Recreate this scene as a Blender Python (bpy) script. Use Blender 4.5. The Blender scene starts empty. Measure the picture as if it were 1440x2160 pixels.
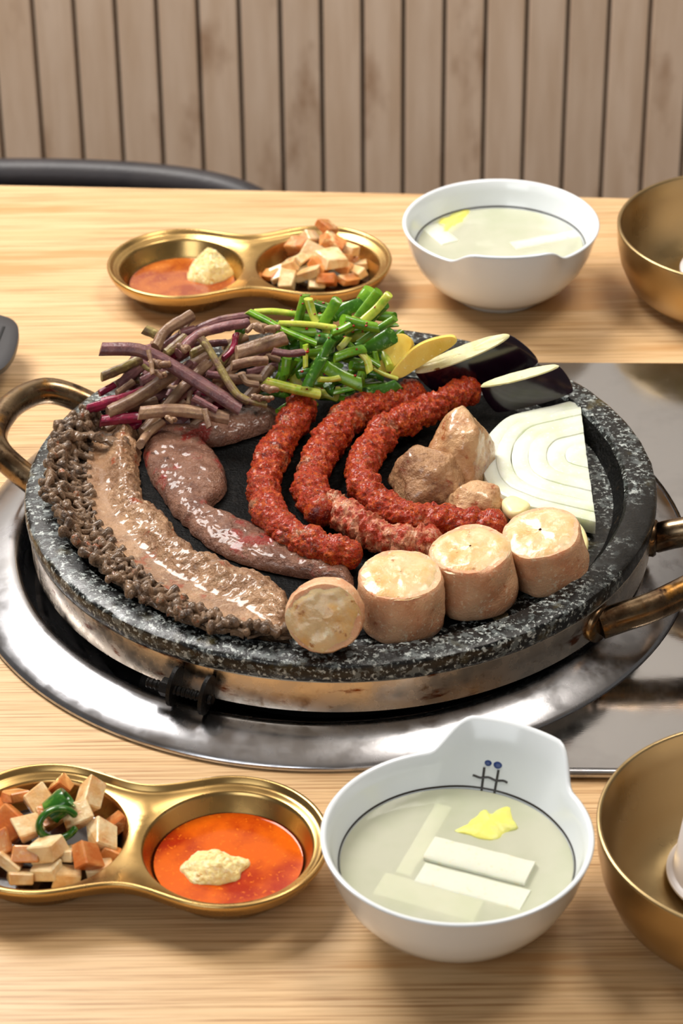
import bpy, bmesh, math, random
from mathutils import Vector, Matrix, noise, geometry
random.seed(7)
PI = math.pi
S = bpy.context.scene
COL = S.collection

# ------------------------------------------------------------------ camera
FPX = 5700.0
PITCH, ROLL = math.radians(33.0), math.radians(-0.6)
CAM = Vector((0.0003, -1.3151, 0.8813))
FW = Vector((0, math.cos(PITCH), -math.sin(PITCH)))
_r0 = Vector((1, 0, 0)); _u0 = _r0.cross(FW)
RT = math.cos(ROLL) * _r0 + math.sin(ROLL) * _u0
UP = -math.sin(ROLL) * _r0 + math.cos(ROLL) * _u0
cd = bpy.data.cameras.new('camera')
co = bpy.data.objects.new('camera', cd); COL.objects.link(co)
cd.sensor_fit = 'VERTICAL'; cd.sensor_height = 36.0; cd.sensor_width = 24.0
cd.lens = FPX / 2160.0 * 36.0
M = Matrix((RT, UP, -FW)).transposed().to_4x4(); M.translation = CAM
co.matrix_world = M
cd.clip_start = 0.05; cd.clip_end = 30
cd.dof.use_dof = True; cd.dof.focus_distance = 1.50; cd.dof.aperture_fstop = 13.0
S.camera = co

# ------------------------------------------------------------------ world, lights, exposure
w = bpy.data.worlds.new('world'); S.world = w; w.use_nodes = True
bg = w.node_tree.nodes['Background']
bg.inputs[0].default_value = (1.0, 0.96, 0.91, 1); bg.inputs[1].default_value = 0.12

def area(name, loc, target, sx, sy, power, col):
    l = bpy.data.lights.new(name, 'AREA'); l.shape = 'RECTANGLE'; l.size = sx; l.size_y = sy
    l.energy = power; l.color = col
    o = bpy.data.objects.new(name, l); COL.objects.link(o); o.location = loc
    o.rotation_euler = (Vector(target) - Vector(loc)).to_track_quat('-Z', 'Y').to_euler()
    return o
area('key_light', (-0.70, 0.70, 1.30), (0, 0, 0), 0.75, 0.6, 33, (1.0, 0.965, 0.92))
area('ceiling_light', (0.55, 0.15, 1.6), (0.1, -0.05, 0), 0.5, 0.5, 13, (1.0, 0.93, 0.84))
area('front_fill_light', (-0.8, -1.75, 1.15), (0, -0.05, 0), 1.1, 0.8, 8.5, (0.93, 0.97, 1.0))  # added camera-side fill to brighten the front faces, not a window
S.view_settings.view_transform = 'Standard'; S.view_settings.look = 'None'
S.view_settings.exposure = 0.0; S.view_settings.gamma = 1.0
S.view_settings.use_curve_mapping = False
S.cycles.max_bounces = 6; S.cycles.diffuse_bounces = 3; S.cycles.glossy_bounces = 4; S.cycles.transmission_bounces = 4; S.cycles.transparent_max_bounces = 6

# ------------------------------------------------------------------ helpers
def B(x, y, z):                     # photograph position at a known height -> place in the room
    d = FW + RT * ((x - 720) / FPX) + UP * ((1080 - y) / FPX)
    return CAM + d * ((z - CAM.z) / d.z)
def BY(x, y, Y):                    # the same at a known depth
    d = FW + RT * ((x - 720) / FPX) + UP * ((1080 - y) / FPX)
    return CAM + d * ((Y - CAM.y) / d.y)
def mm(px, p):                      # pixels -> metres at a place
    return px * ((p - CAM).dot(FW)) / FPX

def c8(r, g, b):
    f = lambda v: (v / 255 / 12.92) if v / 255 <= 0.04045 else ((v / 255 + 0.055) / 1.055) ** 2.4
    return (f(r), f(g), f(b), 1.0)

MATS = {}
def mat(name, col, rough=0.5, metal=0.0, mixes=(), bump=(), spec=0.5, sss=0.0, sssr=(0.004, 0.002, 0.001),
        coat=0.0, rvar=None, stretch=None, alpha=None, trans=0.0, ior=1.45, aniso=0.0, perobj=0.0):
    """mixes: (scale, detail, lo, hi, colour[, stretch]); bump: (scale, detail, strength, distance[, stretch])"""
    m = bpy.data.materials.new(name); m.use_nodes = True
    nt = m.node_tree; N = nt.nodes; L = nt.links
    bs = N['Principled BSDF']
    tc = N.new('ShaderNodeTexCoord'); src = tc.outputs['Object']
    if perobj:
        oi = N.new('ShaderNodeObjectInfo')
        mu = N.new('ShaderNodeVectorMath'); mu.operation = 'SCALE'
        cb = N.new('ShaderNodeCombineXYZ')
        for i in range(3): L.new(oi.outputs['Random'], cb.inputs[i])
        L.new(cb.outputs[0], mu.inputs[0]); mu.inputs['Scale'].default_value = 37.0
        ad = N.new('ShaderNodeVectorMath'); L.new(src, ad.inputs[0]); L.new(mu.outputs[0], ad.inputs[1])
        src = ad.outputs[0]
    def tex(scale, detail, st=None):
        t = N.new('ShaderNodeTexNoise'); t.inputs['Scale'].default_value = scale
        t.inputs['Detail'].default_value = detail; t.inputs['Roughness'].default_value = 0.6
        st = st or stretch
        if st:
            mp = N.new('ShaderNodeMapping'); mp.inputs['Scale'].default_value = st
            L.new(src, mp.inputs['Vector']); L.new(mp.outputs[0], t.inputs['Vector'])
        else:
            L.new(src, t.inputs['Vector'])
        return t.outputs['Fac']
    bs.inputs['Base Color'].default_value = col
    cur = None
    for mx in mixes:
        f = tex(mx[0], mx[1], mx[5] if len(mx) > 5 else None)
        mr = N.new('ShaderNodeMapRange'); mr.inputs['From Min'].default_value = mx[2]; mr.inputs['From Max'].default_value = mx[3]
        L.new(f, mr.inputs['Value'])
        mix = N.new('ShaderNodeMix'); mix.data_type = 'RGBA'
        L.new(mr.outputs[0], mix.inputs['Factor'])
        if cur is None: mix.inputs['A'].default_value = col
        else: L.new(cur, mix.inputs['A'])
        mix.inputs['B'].default_value = mx[4]
        cur = mix.outputs['Result']
    if perobj:
        hs = N.new('ShaderNodeHueSaturation')
        mr = N.new('ShaderNodeMapRange'); mr.inputs['To Min'].default_value = 1 - perobj; mr.inputs['To Max'].default_value = 1 + perobj
        L.new(oi.outputs['Random'], mr.inputs['Value']); L.new(mr.outputs[0], hs.inputs['Value'])
        if cur is None: hs.inputs['Color'].default_value = col
        else: L.new(cur, hs.inputs['Color'])
        cur = hs.outputs[0]
    if cur is not None: L.new(cur, bs.inputs['Base Color'])
    bs.inputs['Roughness'].default_value = rough
    if rvar:
        f = tex(rvar[0], 4); mr = N.new('ShaderNodeMapRange')
        mr.inputs['From Min'].default_value = 0.35; mr.inputs['From Max'].default_value = 0.65
        mr.inputs['To Min'].default_value = rvar[1]; mr.inputs['To Max'].default_value = rvar[2]
        L.new(f, mr.inputs['Value']); L.new(mr.outputs[0], bs.inputs['Roughness'])
    bs.inputs['Metallic'].default_value = metal
    bs.inputs['Specular IOR Level'].default_value = spec
    bs.inputs['IOR'].default_value = ior
    if sss > 0.16:
        bs.inputs['Subsurface Weight'].default_value = sss
        bs.inputs['Subsurface Radius'].default_value = sssr; bs.inputs['Subsurface Scale'].default_value = 1.0
    bs.inputs['Coat Weight'].default_value = coat; bs.inputs['Coat Roughness'].default_value = 0.12
    bs.inputs['Transmission Weight'].default_value = trans
    if aniso: bs.inputs['Anisotropic'].default_value = aniso
    if alpha is not None: bs.inputs['Alpha'].default_value = alpha
    prev = None
    for bp in bump:
        f = tex(bp[0], bp[1], bp[4] if len(bp) > 4 else None)
        b = N.new('ShaderNodeBump'); b.inputs['Strength'].default_value = bp[2]; b.inputs['Distance'].default_value = bp[3]
        L.new(f, b.inputs['Height'])
        if prev: L.new(prev, b.inputs['Normal'])
        prev = b.outputs[0]
    if prev: L.new(prev, bs.inputs['Normal'])
    MATS[name] = m
    return m

def obj(name, verts, faces, m, parent=None, smooth=True, origin=None, sharp=None):
    vs = [Vector(v) for v in verts]
    if parent is not None:
        org = parent['_o']
        org = Vector(org)
    elif origin is not None:
        org = Vector(origin)
    else:
        n = len(vs); org = Vector((sum(v.x for v in vs) / n, sum(v.y for v in vs) / n, min(v.z for v in vs)))
    me = bpy.data.meshes.new(name)
    me.from_pydata([tuple(v - org) for v in vs], [], faces)
    me.materials.append(m if not isinstance(m, str) else MATS[m])
    me.update()
    bm = bmesh.new(); bm.from_mesh(me); bmesh.ops.recalc_face_normals(bm, faces=bm.faces)
    bm.to_mesh(me); bm.free()
    if smooth:
        me.polygons.foreach_set('use_smooth', [True] * len(me.polygons))
        me.set_sharp_from_angle(angle=sharp if sharp else math.radians(50))
    o = bpy.data.objects.new(name, me); COL.objects.link(o)
    if parent is not None:
        o.parent = parent
    else:
        o.location = org
    o['_o'] = tuple(org)
    return o
def tag(o, label=None, cat=None, group=None, kind=None):
    if label: o['label'] = label
    if cat: o['category'] = cat
    if group: o['group'] = group
    if kind: o['kind'] = kind
    return o
def thing(name, loc, label, cat, group=None):
    o = bpy.data.objects.new(name, None); COL.objects.link(o); o.location = loc
    o.empty_display_size = 0.02
    o['_o'] = tuple(loc)
    return tag(o, label, cat, group)
def copy_tree(o, parent=None):
    c = o.copy(); COL.objects.link(c); c.parent = parent
    for ch in list(o.children): copy_tree(ch, c)
    return c

def lathe(prof, n=96, close=False, fn=None):
    """prof: (r, z) list"""
    V = []; F = []
    for i in range(n):
        a = 2 * PI * i / n
        for k, (r, z) in enumerate(prof):
            if fn: r, z = fn(a, k, r, z)
            V.append((r * math.cos(a), r * math.sin(a), z))
    K = len(prof)
    for i in range(n):
        j = (i + 1) % n
        for k in range(K - 1):
            F.append((i * K + k, j * K + k, j * K + k + 1, i * K + k + 1))
        if close: F.append((i * K + K - 1, j * K + K - 1, j * K, i * K))
    return V, F
def capped(prof, n=96, fn=None):
    """lathe whose first and last profile points are closed with a fan"""
    V, F = lathe(prof, n, fn=fn); K = len(prof)
    for k in (0, K - 1):
        c = len(V); V.append((0, 0, prof[k][1]))
        for i in range(n):
            F.append((i * K + k, ((i + 1) % n) * K + k, c))
    return V, F
def move(V, p, rz=0.0, mtx=None):
    R = mtx if mtx is not None else Matrix.Rotation(rz, 3, 'Z')
    p = Vector(p)
    return [R @ Vector(v) + p for v in V]
def box(x0, x1, y0, y1, z0, z1):
    V = [(x0, y0, z0), (x1, y0, z0), (x1, y1, z0), (x0, y1, z0), (x0, y0, z1), (x1, y0, z1), (x1, y1, z1), (x0, y1, z1)]
    return V, [(0, 3, 2, 1), (4, 5, 6, 7), (0, 1, 5, 4), (1, 2, 6, 5), (2, 3, 7, 6), (3, 0, 4, 7)]
def join(*vf):
    V = []; F = []
    for v, f in vf:
        o = len(V); V += list(v); F += [tuple(i + o for i in q) for q in f]
    return V, F
def crom(pts, n, closed=False):
    pts = [Vector(p) for p in pts]; K = len(pts)
    out = []
    segs = K if closed else K - 1
    for i in range(n):
        t = (i / n if closed else i / (n - 1)) * segs
        k = min(int(t), segs - 1); u = t - k
        if closed:
            p0, p1, p2, p3 = (pts[(k + d) % K] for d in (-1, 0, 1, 2))
        else:
            p1, p2 = pts[k], pts[k + 1]
            p0 = pts[k - 1] if k > 0 else p1 * 2 - p2
            p3 = pts[k + 2] if k + 2 < K else p2 * 2 - p1
        out.append(0.5 * ((2 * p1) + (p2 - p0) * u + (2 * p0 - 5 * p1 + 4 * p2 - p3) * u * u + (3 * p1 - p0 - 3 * p2 + p3) * u ** 3))
    return out
def even(pts, n):
    L = [0.0]
    for a, b in zip(pts, pts[1:]): L.append(L[-1] + (b - a).length)
    out = []; k = 0
    for i in range(n):
        s = L[-1] * i / (n - 1)
        while k < len(pts) - 2 and L[k + 1] < s: k += 1
        d = L[k + 1] - L[k]
        out.append(pts[k].lerp(pts[k + 1], 0 if d == 0 else (s - L[k]) / d))
    return out
def tube(path, rad, nseg=12, nring=10, cap='flat', section=None, flat=1.0, disp=None, up=Vector((0, 0, 1)), cut=0.0):
    """swept tube; rad(t) radius; section(a, t) cross-section factor; flat squashes it; disp(p, n, t, a) offset"""
    P = even(crom(path, max(nseg * 2, 24)), nseg)
    n = len(P)
    if not callable(rad):
        r0 = rad; rad = lambda t: r0
    rows = []
    for i in range(n):
        t = (P[min(i + 1, n - 1)] - P[max(i - 1, 0)]).normalized()
        sx = t.cross(up)
        if sx.length < 1e-4: sx = t.cross(Vector((0, 1, 0)))
        sx.normalize(); sy = sx.cross(t).normalized()
        rows.append((P[i], t, sx, sy, i / (n - 1), 1.0))
    if cap == 'round':
        a0 = rows[0]; a1 = rows[-1]
        pre = []; post = []
        for q in (0.25, 0.6, 0.86, 0.98):
            s = math.sqrt(max(0, 1 - q * q))
            pre.insert(0, (a0[0] - a0[1] * rad(0) * q * 0.8, a0[1], a0[2], a0[3], 0.0, s))
            post.append((a1[0] + a1[1] * rad(1) * q * 0.8, a1[1], a1[2], a1[3], 1.0, s))
        rows = pre + rows + post
    V = []; F = []
    for (p, t, sx, sy, u, s) in rows:
        for k in range(nring):
            a = 2 * PI * k / nring
            rr = rad(u) * s * (section(a, u) if section else 1.0)
            d = sx * math.cos(a) + sy * (math.sin(a) * flat)
            q = p + d * rr
            if cut and cap == 'flat' and u in (0.0, 1.0):
                q = q + t * (cut * rr * math.sin(a + (1.3 if u else 0)))
            if disp: q = q + disp(q, d.normalized(), u, a) * s
            V.append(q)
    R = len(rows)
    for i in range(R - 1):
        for k in range(nring):
            j = (k + 1) % nring
            F.append((i * nring + k, i * nring + j, (i + 1) * nring + j, (i + 1) * nring + k))
    F.append(tuple(range(nring))[::-1]); F.append(tuple((R - 1) * nring + k for k in range(nring)))
    return V, F
def fbm(p, sc, oct=3):
    v = 0; a = 1; 
    for i in range(oct):
        v += a * noise.noise(p * sc); sc *= 2.1; a *= 0.5
    return v
def smooth01(x):
    x = max(0.0, min(1.0, x)); return x * x * (3 - 2 * x)
def slab(outline, z0, z1, bev=0.0006, seed=0, rough=0.0, dome=0.0):
    """closed outline (world xy, CCW) -> bevelled slab with inset rings"""
    n = len(outline)
    c = sum((Vector((p[0], p[1], 0)) for p in outline), Vector()) / n
    rings = []
    for (s, z) in ((1 - 2 * bev / 0.02, z0), (1, z0 + bev), (1, z1 - bev), (1 - 2 * bev / 0.02, z1), (0.66, z1 + dome * 0.6), (0.33, z1 + dome)):
        rings.append([Vector((c.x + (p[0] - c.x) * s, c.y + (p[1] - c.y) * s, z)) for p in outline])
    V = [v for r in rings for v in r]; F = []
    for r in range(len(rings) - 1):
        for i in range(n):
            j = (i + 1) % n
            F.append((r * n + i, r * n + j, (r + 1) * n + j, (r + 1) * n + i))
    a = len(V); V.append(Vector((c.x, c.y, z0))); b = len(V); V.append(Vector((c.x, c.y, z1 + dome)))
    R = len(rings) - 1
    for i in range(n):
        j = (i + 1) % n
        F.append((j, i, a)); F.append((R * n + i, R * n + j, b))
    if rough:
        V = [v + Vector((fbm(v + Vector((seed, 0, 0)), 160), fbm(v + Vector((0, seed, 5)), 160), fbm(v + Vector((3, 0, seed)), 160))) * rough for v in V]
    return V, F

# ------------------------------------------------------------------ materials
mat('wood_table', c8(222, 187, 142), 0.36, mixes=[
    (1.0, 4, 0.38, 0.66, c8(210, 172, 124), (4, 130, 20)),
    (1.0, 4, 0.46, 0.70, c8(166, 122, 78), (11, 640, 30)),
    (1.0, 5, 0.585, 0.63, c8(194, 148, 98), (1.6, 22, 10))],
    bump=[(1.0, 4, 0.10, 0.0005, (11, 640, 30))], spec=0.4)
mat('wood_plank', c8(234, 208, 184), 0.6, mixes=[
    (1.0, 4, 0.36, 0.70, c8(216, 186, 158), (60, 10, 6)),
    (1.0, 5, 0.60, 0.70, c8(184, 150, 122), (11, 3, 4))], perobj=0.04, spec=0.2)
mat('wall_dark', c8(30, 24, 20), 0.8)
mat('plaster', c8(226, 222, 216), 0.85)
mat('floor_tile', c8(120, 108, 98), 0.5, mixes=[(6, 4, 0.4, 0.6, c8(96, 86, 78))])
mat('black_leather', c8(44, 42, 46), 0.42, bump=[(300, 3, 0.2, 0.001)], mixes=[(18, 3, 0.4, 0.7, c8(62, 58, 60))])
mat('dark_plastic', c8(52, 51, 54), 0.42)
mat('black_void', c8(10, 10, 11), 0.7)
mat('steel', c8(188, 188, 192), 0.26, 1.0, rvar=(60, 0.17, 0.30), bump=[(900, 3, 0.05, 0.0003), (120, 4, 0.04, 0.0006)],
    mixes=[(60, 5, 0.5, 0.75, c8(150, 148, 150))])
mat('steel_plate', c8(196, 194, 194), 0.12, 1.0, rvar=(30, 0.07, 0.19), bump=[(1.0, 4, 0.05, 0.0003, (300, 900, 100))],
    mixes=[(14, 4, 0.5, 0.8, c8(165, 162, 162))])
mat('steel_band', c8(206, 192, 174), 0.24, 1.0, rvar=(80, 0.16, 0.34), mixes=[
    (34, 5, 0.60, 0.68, c8(120, 62, 24), (1, 1, 3)), (130, 5, 0.62, 0.74, c8(150, 120, 90))], bump=[(500, 3, 0.06, 0.0004)])
mat('scorched_steel', c8(150, 128, 100), 0.27, 1.0, mixes=[
    (26, 5, 0.42, 0.60, c8(70, 46, 28)), (60, 5, 0.55, 0.68, c8(168, 120, 60)), (90, 4, 0.6, 0.72, c8(36, 22, 16))], rvar=(90, 0.16, 0.36))
mat('burnt_iron', c8(18, 16, 15), 0.5, 0.6, bump=[(700, 4, 0.5, 0.001)])
mat('granite', c8(20, 21, 21), 0.34, mixes=[
    (170, 6, 0.51, 0.56, c8(92, 98, 97)), (420, 5, 0.55, 0.60, c8(172, 178, 174)), (280, 4, 0.54, 0.58, c8(9, 9, 9)),
    (45, 4, 0.60, 0.72, c8(72, 64, 34)), (8, 4, 0.58, 0.66, c8(12, 11, 9))], bump=[(700, 4, 0.25, 0.0008)], rvar=(160, 0.2, 0.46))
mat('granite_greasy', c8(5, 4.6, 4.4), 0.4, mixes=[(240, 6, 0.57, 0.68, c8(30, 27, 24)), (90, 5, 0.64, 0.72, c8(44, 34, 20))],
    bump=[(420, 5, 0.7, 0.0016)], rvar=(120, 0.3, 0.65), spec=0.1)
mat('brass', c8(200, 164, 104), 0.27, 1.0, rvar=(40, 0.22, 0.32), bump=[(1500, 2, 0.04, 0.0002)])
mat('brass_bowl', c8(190, 164, 118), 0.30, 1.0, rvar=(30, 0.26, 0.36), bump=[(1.0, 3, 0.05, 0.0003, (60, 60, 1600))])
mat('porcelain', c8(232, 237, 240), 0.14, spec=0.55, sss=0.15, bump=[(300, 2, 0.03, 0.0006)], coat=0.4)
mat('paint_black', c8(44, 38, 30), 0.3)
mat('paint_blue', c8(20, 50, 110), 0.3)
mat('broth', c8(224, 224, 200), 0.06, mixes=[(30, 3, 0.4, 0.7, c8(212, 216, 186))], alpha=0.62, sss=0.0, spec=0.5)
mat('radish_white', c8(222, 224, 206), 0.3, sss=0.3, mixes=[(300, 4, 0.6, 0.7, c8(226, 214, 180))], bump=[(500, 3, 0.3, 0.0006)])
mat('radish_pale', c8(226, 228, 196), 0.4, sss=0.2)
mat('cabbage', c8(232, 226, 110), 0.35, sss=0.2, mixes=[(120, 4, 0.5, 0.7, c8(214, 218, 130))], bump=[(200, 4, 0.5, 0.001)])
mat('cup_white', c8(240, 234, 234), 0.35, sss=0.1)
mat('chili_oil', c8(212, 92, 8), 0.05, mixes=[(26, 4, 0.46, 0.62, c8(160, 40, 3)), (420, 4, 0.58, 0.68, c8(222, 112, 18))], spec=0.25)
mat('chili_oil_pale', c8(176, 92, 28), 0.1, mixes=[(60, 4, 0.42, 0.6, c8(144, 58, 14)), (500, 4, 0.6, 0.7, c8(204, 128, 54))], spec=0.6, coat=0.5)
mat('soy', c8(30, 12, 5), 0.05, spec=0.6, coat=0.5)
mat('minced_garlic', c8(240, 218, 150), 0.3, mixes=[(360, 4, 0.5, 0.62, c8(250, 236, 190)), (200, 4, 0.62, 0.7, c8(216, 168, 84))], sss=0.4, bump=[(600, 4, 0.7, 0.0015)])
mat('radish_amber', c8(216, 148, 84), 0.2, sss=0.3, perobj=0.16, mixes=[(70, 4, 0.40, 0.62, c8(198, 108, 50)), (90, 4, 0.58, 0.68, c8(236, 204, 150))], bump=[(260, 4, 0.5, 0.0012)], coat=0.3)
mat('radish_cream', c8(240, 214, 168), 0.2, sss=0.3, perobj=0.10, mixes=[(80, 4, 0.42, 0.62, c8(226, 178, 118)), (60, 4, 0.60, 0.70, c8(206, 128, 66))], bump=[(260, 4, 0.5, 0.0012)], coat=0.3)
mat('green_chili', c8(40, 96, 22), 0.2, mixes=[(120, 3, 0.5, 0.7, c8(110, 150, 50))], coat=0.5)
mat('chili_inside', c8(188, 196, 110), 0.3)
mat('stem_purple', c8(132, 88, 88), 0.3, perobj=0.22, mixes=[(160, 5, 0.42, 0.62, c8(104, 66, 70)), (60, 4, 0.55, 0.75, c8(156, 120, 94)), (700, 3, 0.62, 0.72, c8(160, 132, 116))], bump=[(420, 4, 0.45, 0.001)], spec=0.5, sss=0.1)
mat('stem_tan', c8(160, 128, 100), 0.34, perobj=0.16, mixes=[(120, 5, 0.42, 0.62, c8(128, 96, 78)), (260, 4, 0.58, 0.7, c8(170, 142, 106))], bump=[(420, 4, 0.45, 0.001)], sss=0.1)
mat('stem_magenta', c8(142, 24, 60), 0.25, perobj=0.15, mixes=[(120, 5, 0.45, 0.65, c8(104, 24, 46)), (200, 4, 0.6, 0.72, c8(180, 90, 90))], bump=[(420, 4, 0.3, 0.0008)], sss=0.1)
mat('stem_olive', c8(132, 116, 66), 0.34, perobj=0.15, mixes=[(140, 5, 0.42, 0.62, c8(110, 82, 66)), (300, 4, 0.58, 0.7, c8(172, 156, 98))], bump=[(420, 4, 0.45, 0.001)], sss=0.1)
mat('chive_green', c8(112, 158, 36), 0.24, perobj=0.2, mixes=[(90, 4, 0.42, 0.66, c8(66, 122, 20)), (500, 3, 0.66, 0.72, c8(150, 60, 14))], bump=[(420, 3, 0.25, 0.0008)], sss=0.12, coat=0.25)
mat('chive_dark', c8(62, 112, 26), 0.22, perobj=0.2, mixes=[(90, 4, 0.42, 0.66, c8(36, 80, 16)), (300, 3, 0.58, 0.68, c8(128, 168, 84))], bump=[(400, 3, 0.25, 0.0008)], sss=0.1, coat=0.3)
mat('chive_pale', c8(200, 206, 84), 0.26, perobj=0.14, mixes=[(110, 4, 0.45, 0.66, c8(140, 178, 44)), (420, 3, 0.64, 0.71, c8(176, 84, 20)), (60, 3, 0.58, 0.7, c8(226, 224, 150))], sss=0.2, coat=0.25)
mat('chili_flake', c8(150, 14, 8), 0.25, perobj=0.1, coat=0.3)
mat('potato', c8(240, 212, 104), 0.32, mixes=[(60, 4, 0.42, 0.65, c8(230, 190, 66)), (500, 3, 0.62, 0.7, c8(246, 228, 156))], sss=0.35, bump=[(500, 3, 0.25, 0.0006)])
mat('aubergine_skin', c8(26, 8, 22), 0.17, mixes=[(60, 4, 0.5, 0.7, c8(40, 10, 32))], spec=0.6, coat=0.5, bump=[(500, 2, 0.05, 0.0004)])
mat('aubergine_flesh', c8(236, 230, 182), 0.45, mixes=[(70, 4, 0.5, 0.7, c8(214, 206, 140)), (1.0, 4, 0.64, 0.68, c8(128, 88, 40), (90, 260, 90))], sss=0.2, bump=[(700, 3, 0.3, 0.0006)])
mat('onion', c8(232, 236, 218), 0.22, mixes=[(40, 4, 0.45, 0.7, c8(214, 224, 190)), (420, 3, 0.6, 0.72, c8(242, 244, 234))], sss=0.5, sssr=(0.006, 0.006, 0.004), bump=[(700, 3, 0.2, 0.0005)], coat=0.2)
mat('garlic', c8(248, 236, 182), 0.28, mixes=[(90, 3, 0.45, 0.7, c8(240, 222, 150))], sss=0.4)
mat('intestine_fat', c8(228, 198, 150), 0.24, mixes=[(55, 5, 0.44, 0.62, c8(226, 178, 112)), (150, 5, 0.56, 0.68, c8(240, 222, 184)), (120, 5, 0.63, 0.7, c8(178, 120, 66))],
    sss=0.4, bump=[(240, 5, 0.55, 0.0014)], coat=0.4)
mat('intestine_skin', c8(236, 186, 144), 0.32, mixes=[(60, 5, 0.44, 0.64, c8(222, 156, 114)), (420, 4, 0.58, 0.66, c8(246, 214, 178)), (110, 4, 0.64, 0.72, c8(190, 106, 58))],
    sss=0.35, bump=[(900, 4, 0.7, 0.001), (120, 4, 0.4, 0.0014)], coat=0.25)
mat('chili_sausage', c8(204, 56, 6), 0.34, mixes=[(60, 5, 0.58, 0.66, c8(212, 140, 100)), (300, 5, 0.50, 0.60, c8(232, 98, 18)), (110, 5, 0.58, 0.67, c8(138, 22, 4)), (950, 3, 0.62, 0.69, c8(244, 172, 116)), (700, 3, 0.61, 0.67, c8(110, 14, 3))],
    bump=[(1100, 5, 1.0, 0.002), (380, 5, 1.0, 0.003)], sss=0.03, coat=0.25, rvar=(500, 0.14, 0.5))
mat('pale_sausage', c8(222, 152, 112), 0.3, mixes=[(110, 5, 0.44, 0.56, c8(186, 58, 16)), (500, 5, 0.52, 0.62, c8(170, 40, 8)), (160, 5, 0.58, 0.68, c8(236, 186, 152))],
    bump=[(900, 5, 0.9, 0.0014), (300, 5, 0.7, 0.0024)], sss=0.15, coat=0.3)
mat('beef', c8(150, 106, 84), 0.26, mixes=[(75, 5, 0.44, 0.60, c8(120, 78, 60)), (48, 5, 0.55, 0.63, c8(152, 44, 32)), (600, 4, 0.58, 0.68, c8(170, 132, 114)), (130, 5, 0.61, 0.70, c8(78, 48, 36))],
    bump=[(600, 5, 1.0, 0.002), (170, 4, 0.8, 0.003)], sss=0.05, coat=0.5)
mat('tripe_sheet', c8(188, 146, 108), 0.2, mixes=[(50, 5, 0.42, 0.60, c8(150, 110, 78)), (90, 5, 0.61, 0.69, c8(158, 72, 26)), (220, 5, 0.58, 0.7, c8(206, 172, 138))],
    bump=[(240, 5, 1.0, 0.0034), (800, 4, 0.5, 0.0014)], sss=0.06, coat=0.7, rvar=(90, 0.1, 0.3))
mat('tripe_fringe', c8(142, 112, 84), 0.26, mixes=[(110, 5, 0.42, 0.6, c8(92, 70, 52)), (130, 5, 0.61, 0.70, c8(164, 86, 40)), (400, 4, 0.58, 0.7, c8(166, 136, 108))],
    bump=[(700, 5, 0.9, 0.002)], coat=0.6, sss=0.0)
mat('offal', c8(192, 146, 104), 0.2, mixes=[(70, 5, 0.46, 0.62, c8(138, 94, 64)), (55, 5, 0.57, 0.66, c8(216, 172, 126)), (140, 5, 0.63, 0.71, c8(150, 62, 24))],
    bump=[(420, 5, 0.9, 0.0022), (1000, 3, 0.4, 0.001)], coat=0.7, sss=0.12)
mat('offal_pale', c8(214, 170, 124), 0.2, mixes=[(60, 5, 0.46, 0.62, c8(186, 134, 90)), (130, 5, 0.60, 0.68, c8(164, 82, 38))],
    bump=[(300, 5, 0.6, 0.002), (1000, 3, 0.3, 0.001)], coat=0.7, sss=0.12)
mat('clear_oil', c8(210, 190, 150), 0.03, trans=0.9, ior=1.4, spec=0.6)

# ------------------------------------------------------------------ setting
TZ = -0.74
V, F = box(-2.4, 2.4, -2.6, 1.30, TZ - 0.05, TZ); tag(obj('floor', V, F, 'floor_tile', smooth=False), kind='structure')
V, F = box(-2.4, 2.4, -2.6, 1.30, 1.85, 1.90); tag(obj('ceiling', V, F, 'plaster', smooth=False), kind='structure')
WY = 1.15
V, F = box(-2.4, 2.4, WY + 0.006, WY + 0.10, TZ, 1.85)
wall = tag(obj('wall_back', V, F, 'wall_dark', smooth=False), kind='structure')
PW = 0.0399; gx0 = -0.2935
def plank_mesh(h):
    wd = PW / 2 - 0.0019; bv = 0.0011
    pr = [(-wd, 0.006), (-wd, -0.0065), (-wd + bv, -0.0078), (wd - bv, -0.0078), (wd, -0.0065), (wd, 0.006)]
    V = [(x, y, z) for z in (0, h) for x, y in pr]; n = len(pr)
    F = [(i, (i + 1) % n, n + (i + 1) % n, n + i) for i in range(n)] + [tuple(range(n))[::-1], tuple(range(n, 2 * n))]
    return V, F
pm = None
for i in range(-51, 67):
    x = gx0 + PW * (i - 0.5)
    if pm is None:
        V, F = plank_mesh(1.04)
        me = bpy.data.meshes.new('plank'); me.from_pydata(V, [], F); me.materials.append(MATS['wood_plank']); me.update(); pm = me
    o = bpy.data.objects.new('plank', pm); COL.objects.link(o); o.parent = wall
    o.location = Vector((x, WY, TZ + 0.005)) - Vector(wall['_o'])

V, F = box(-2.4, 2.4, WY - 0.012, WY + 0.006, TZ + 1.046, TZ + 1.075); tag(obj('trim_1', V, F, 'wood_plank', smooth=False), kind='structure')
V, F = box(-2.4, 2.4, WY - 0.002, WY + 0.006, TZ + 1.076, 1.85); tag(obj('wall_upper', V, F, 'plaster', smooth=False), kind='structure')
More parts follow.
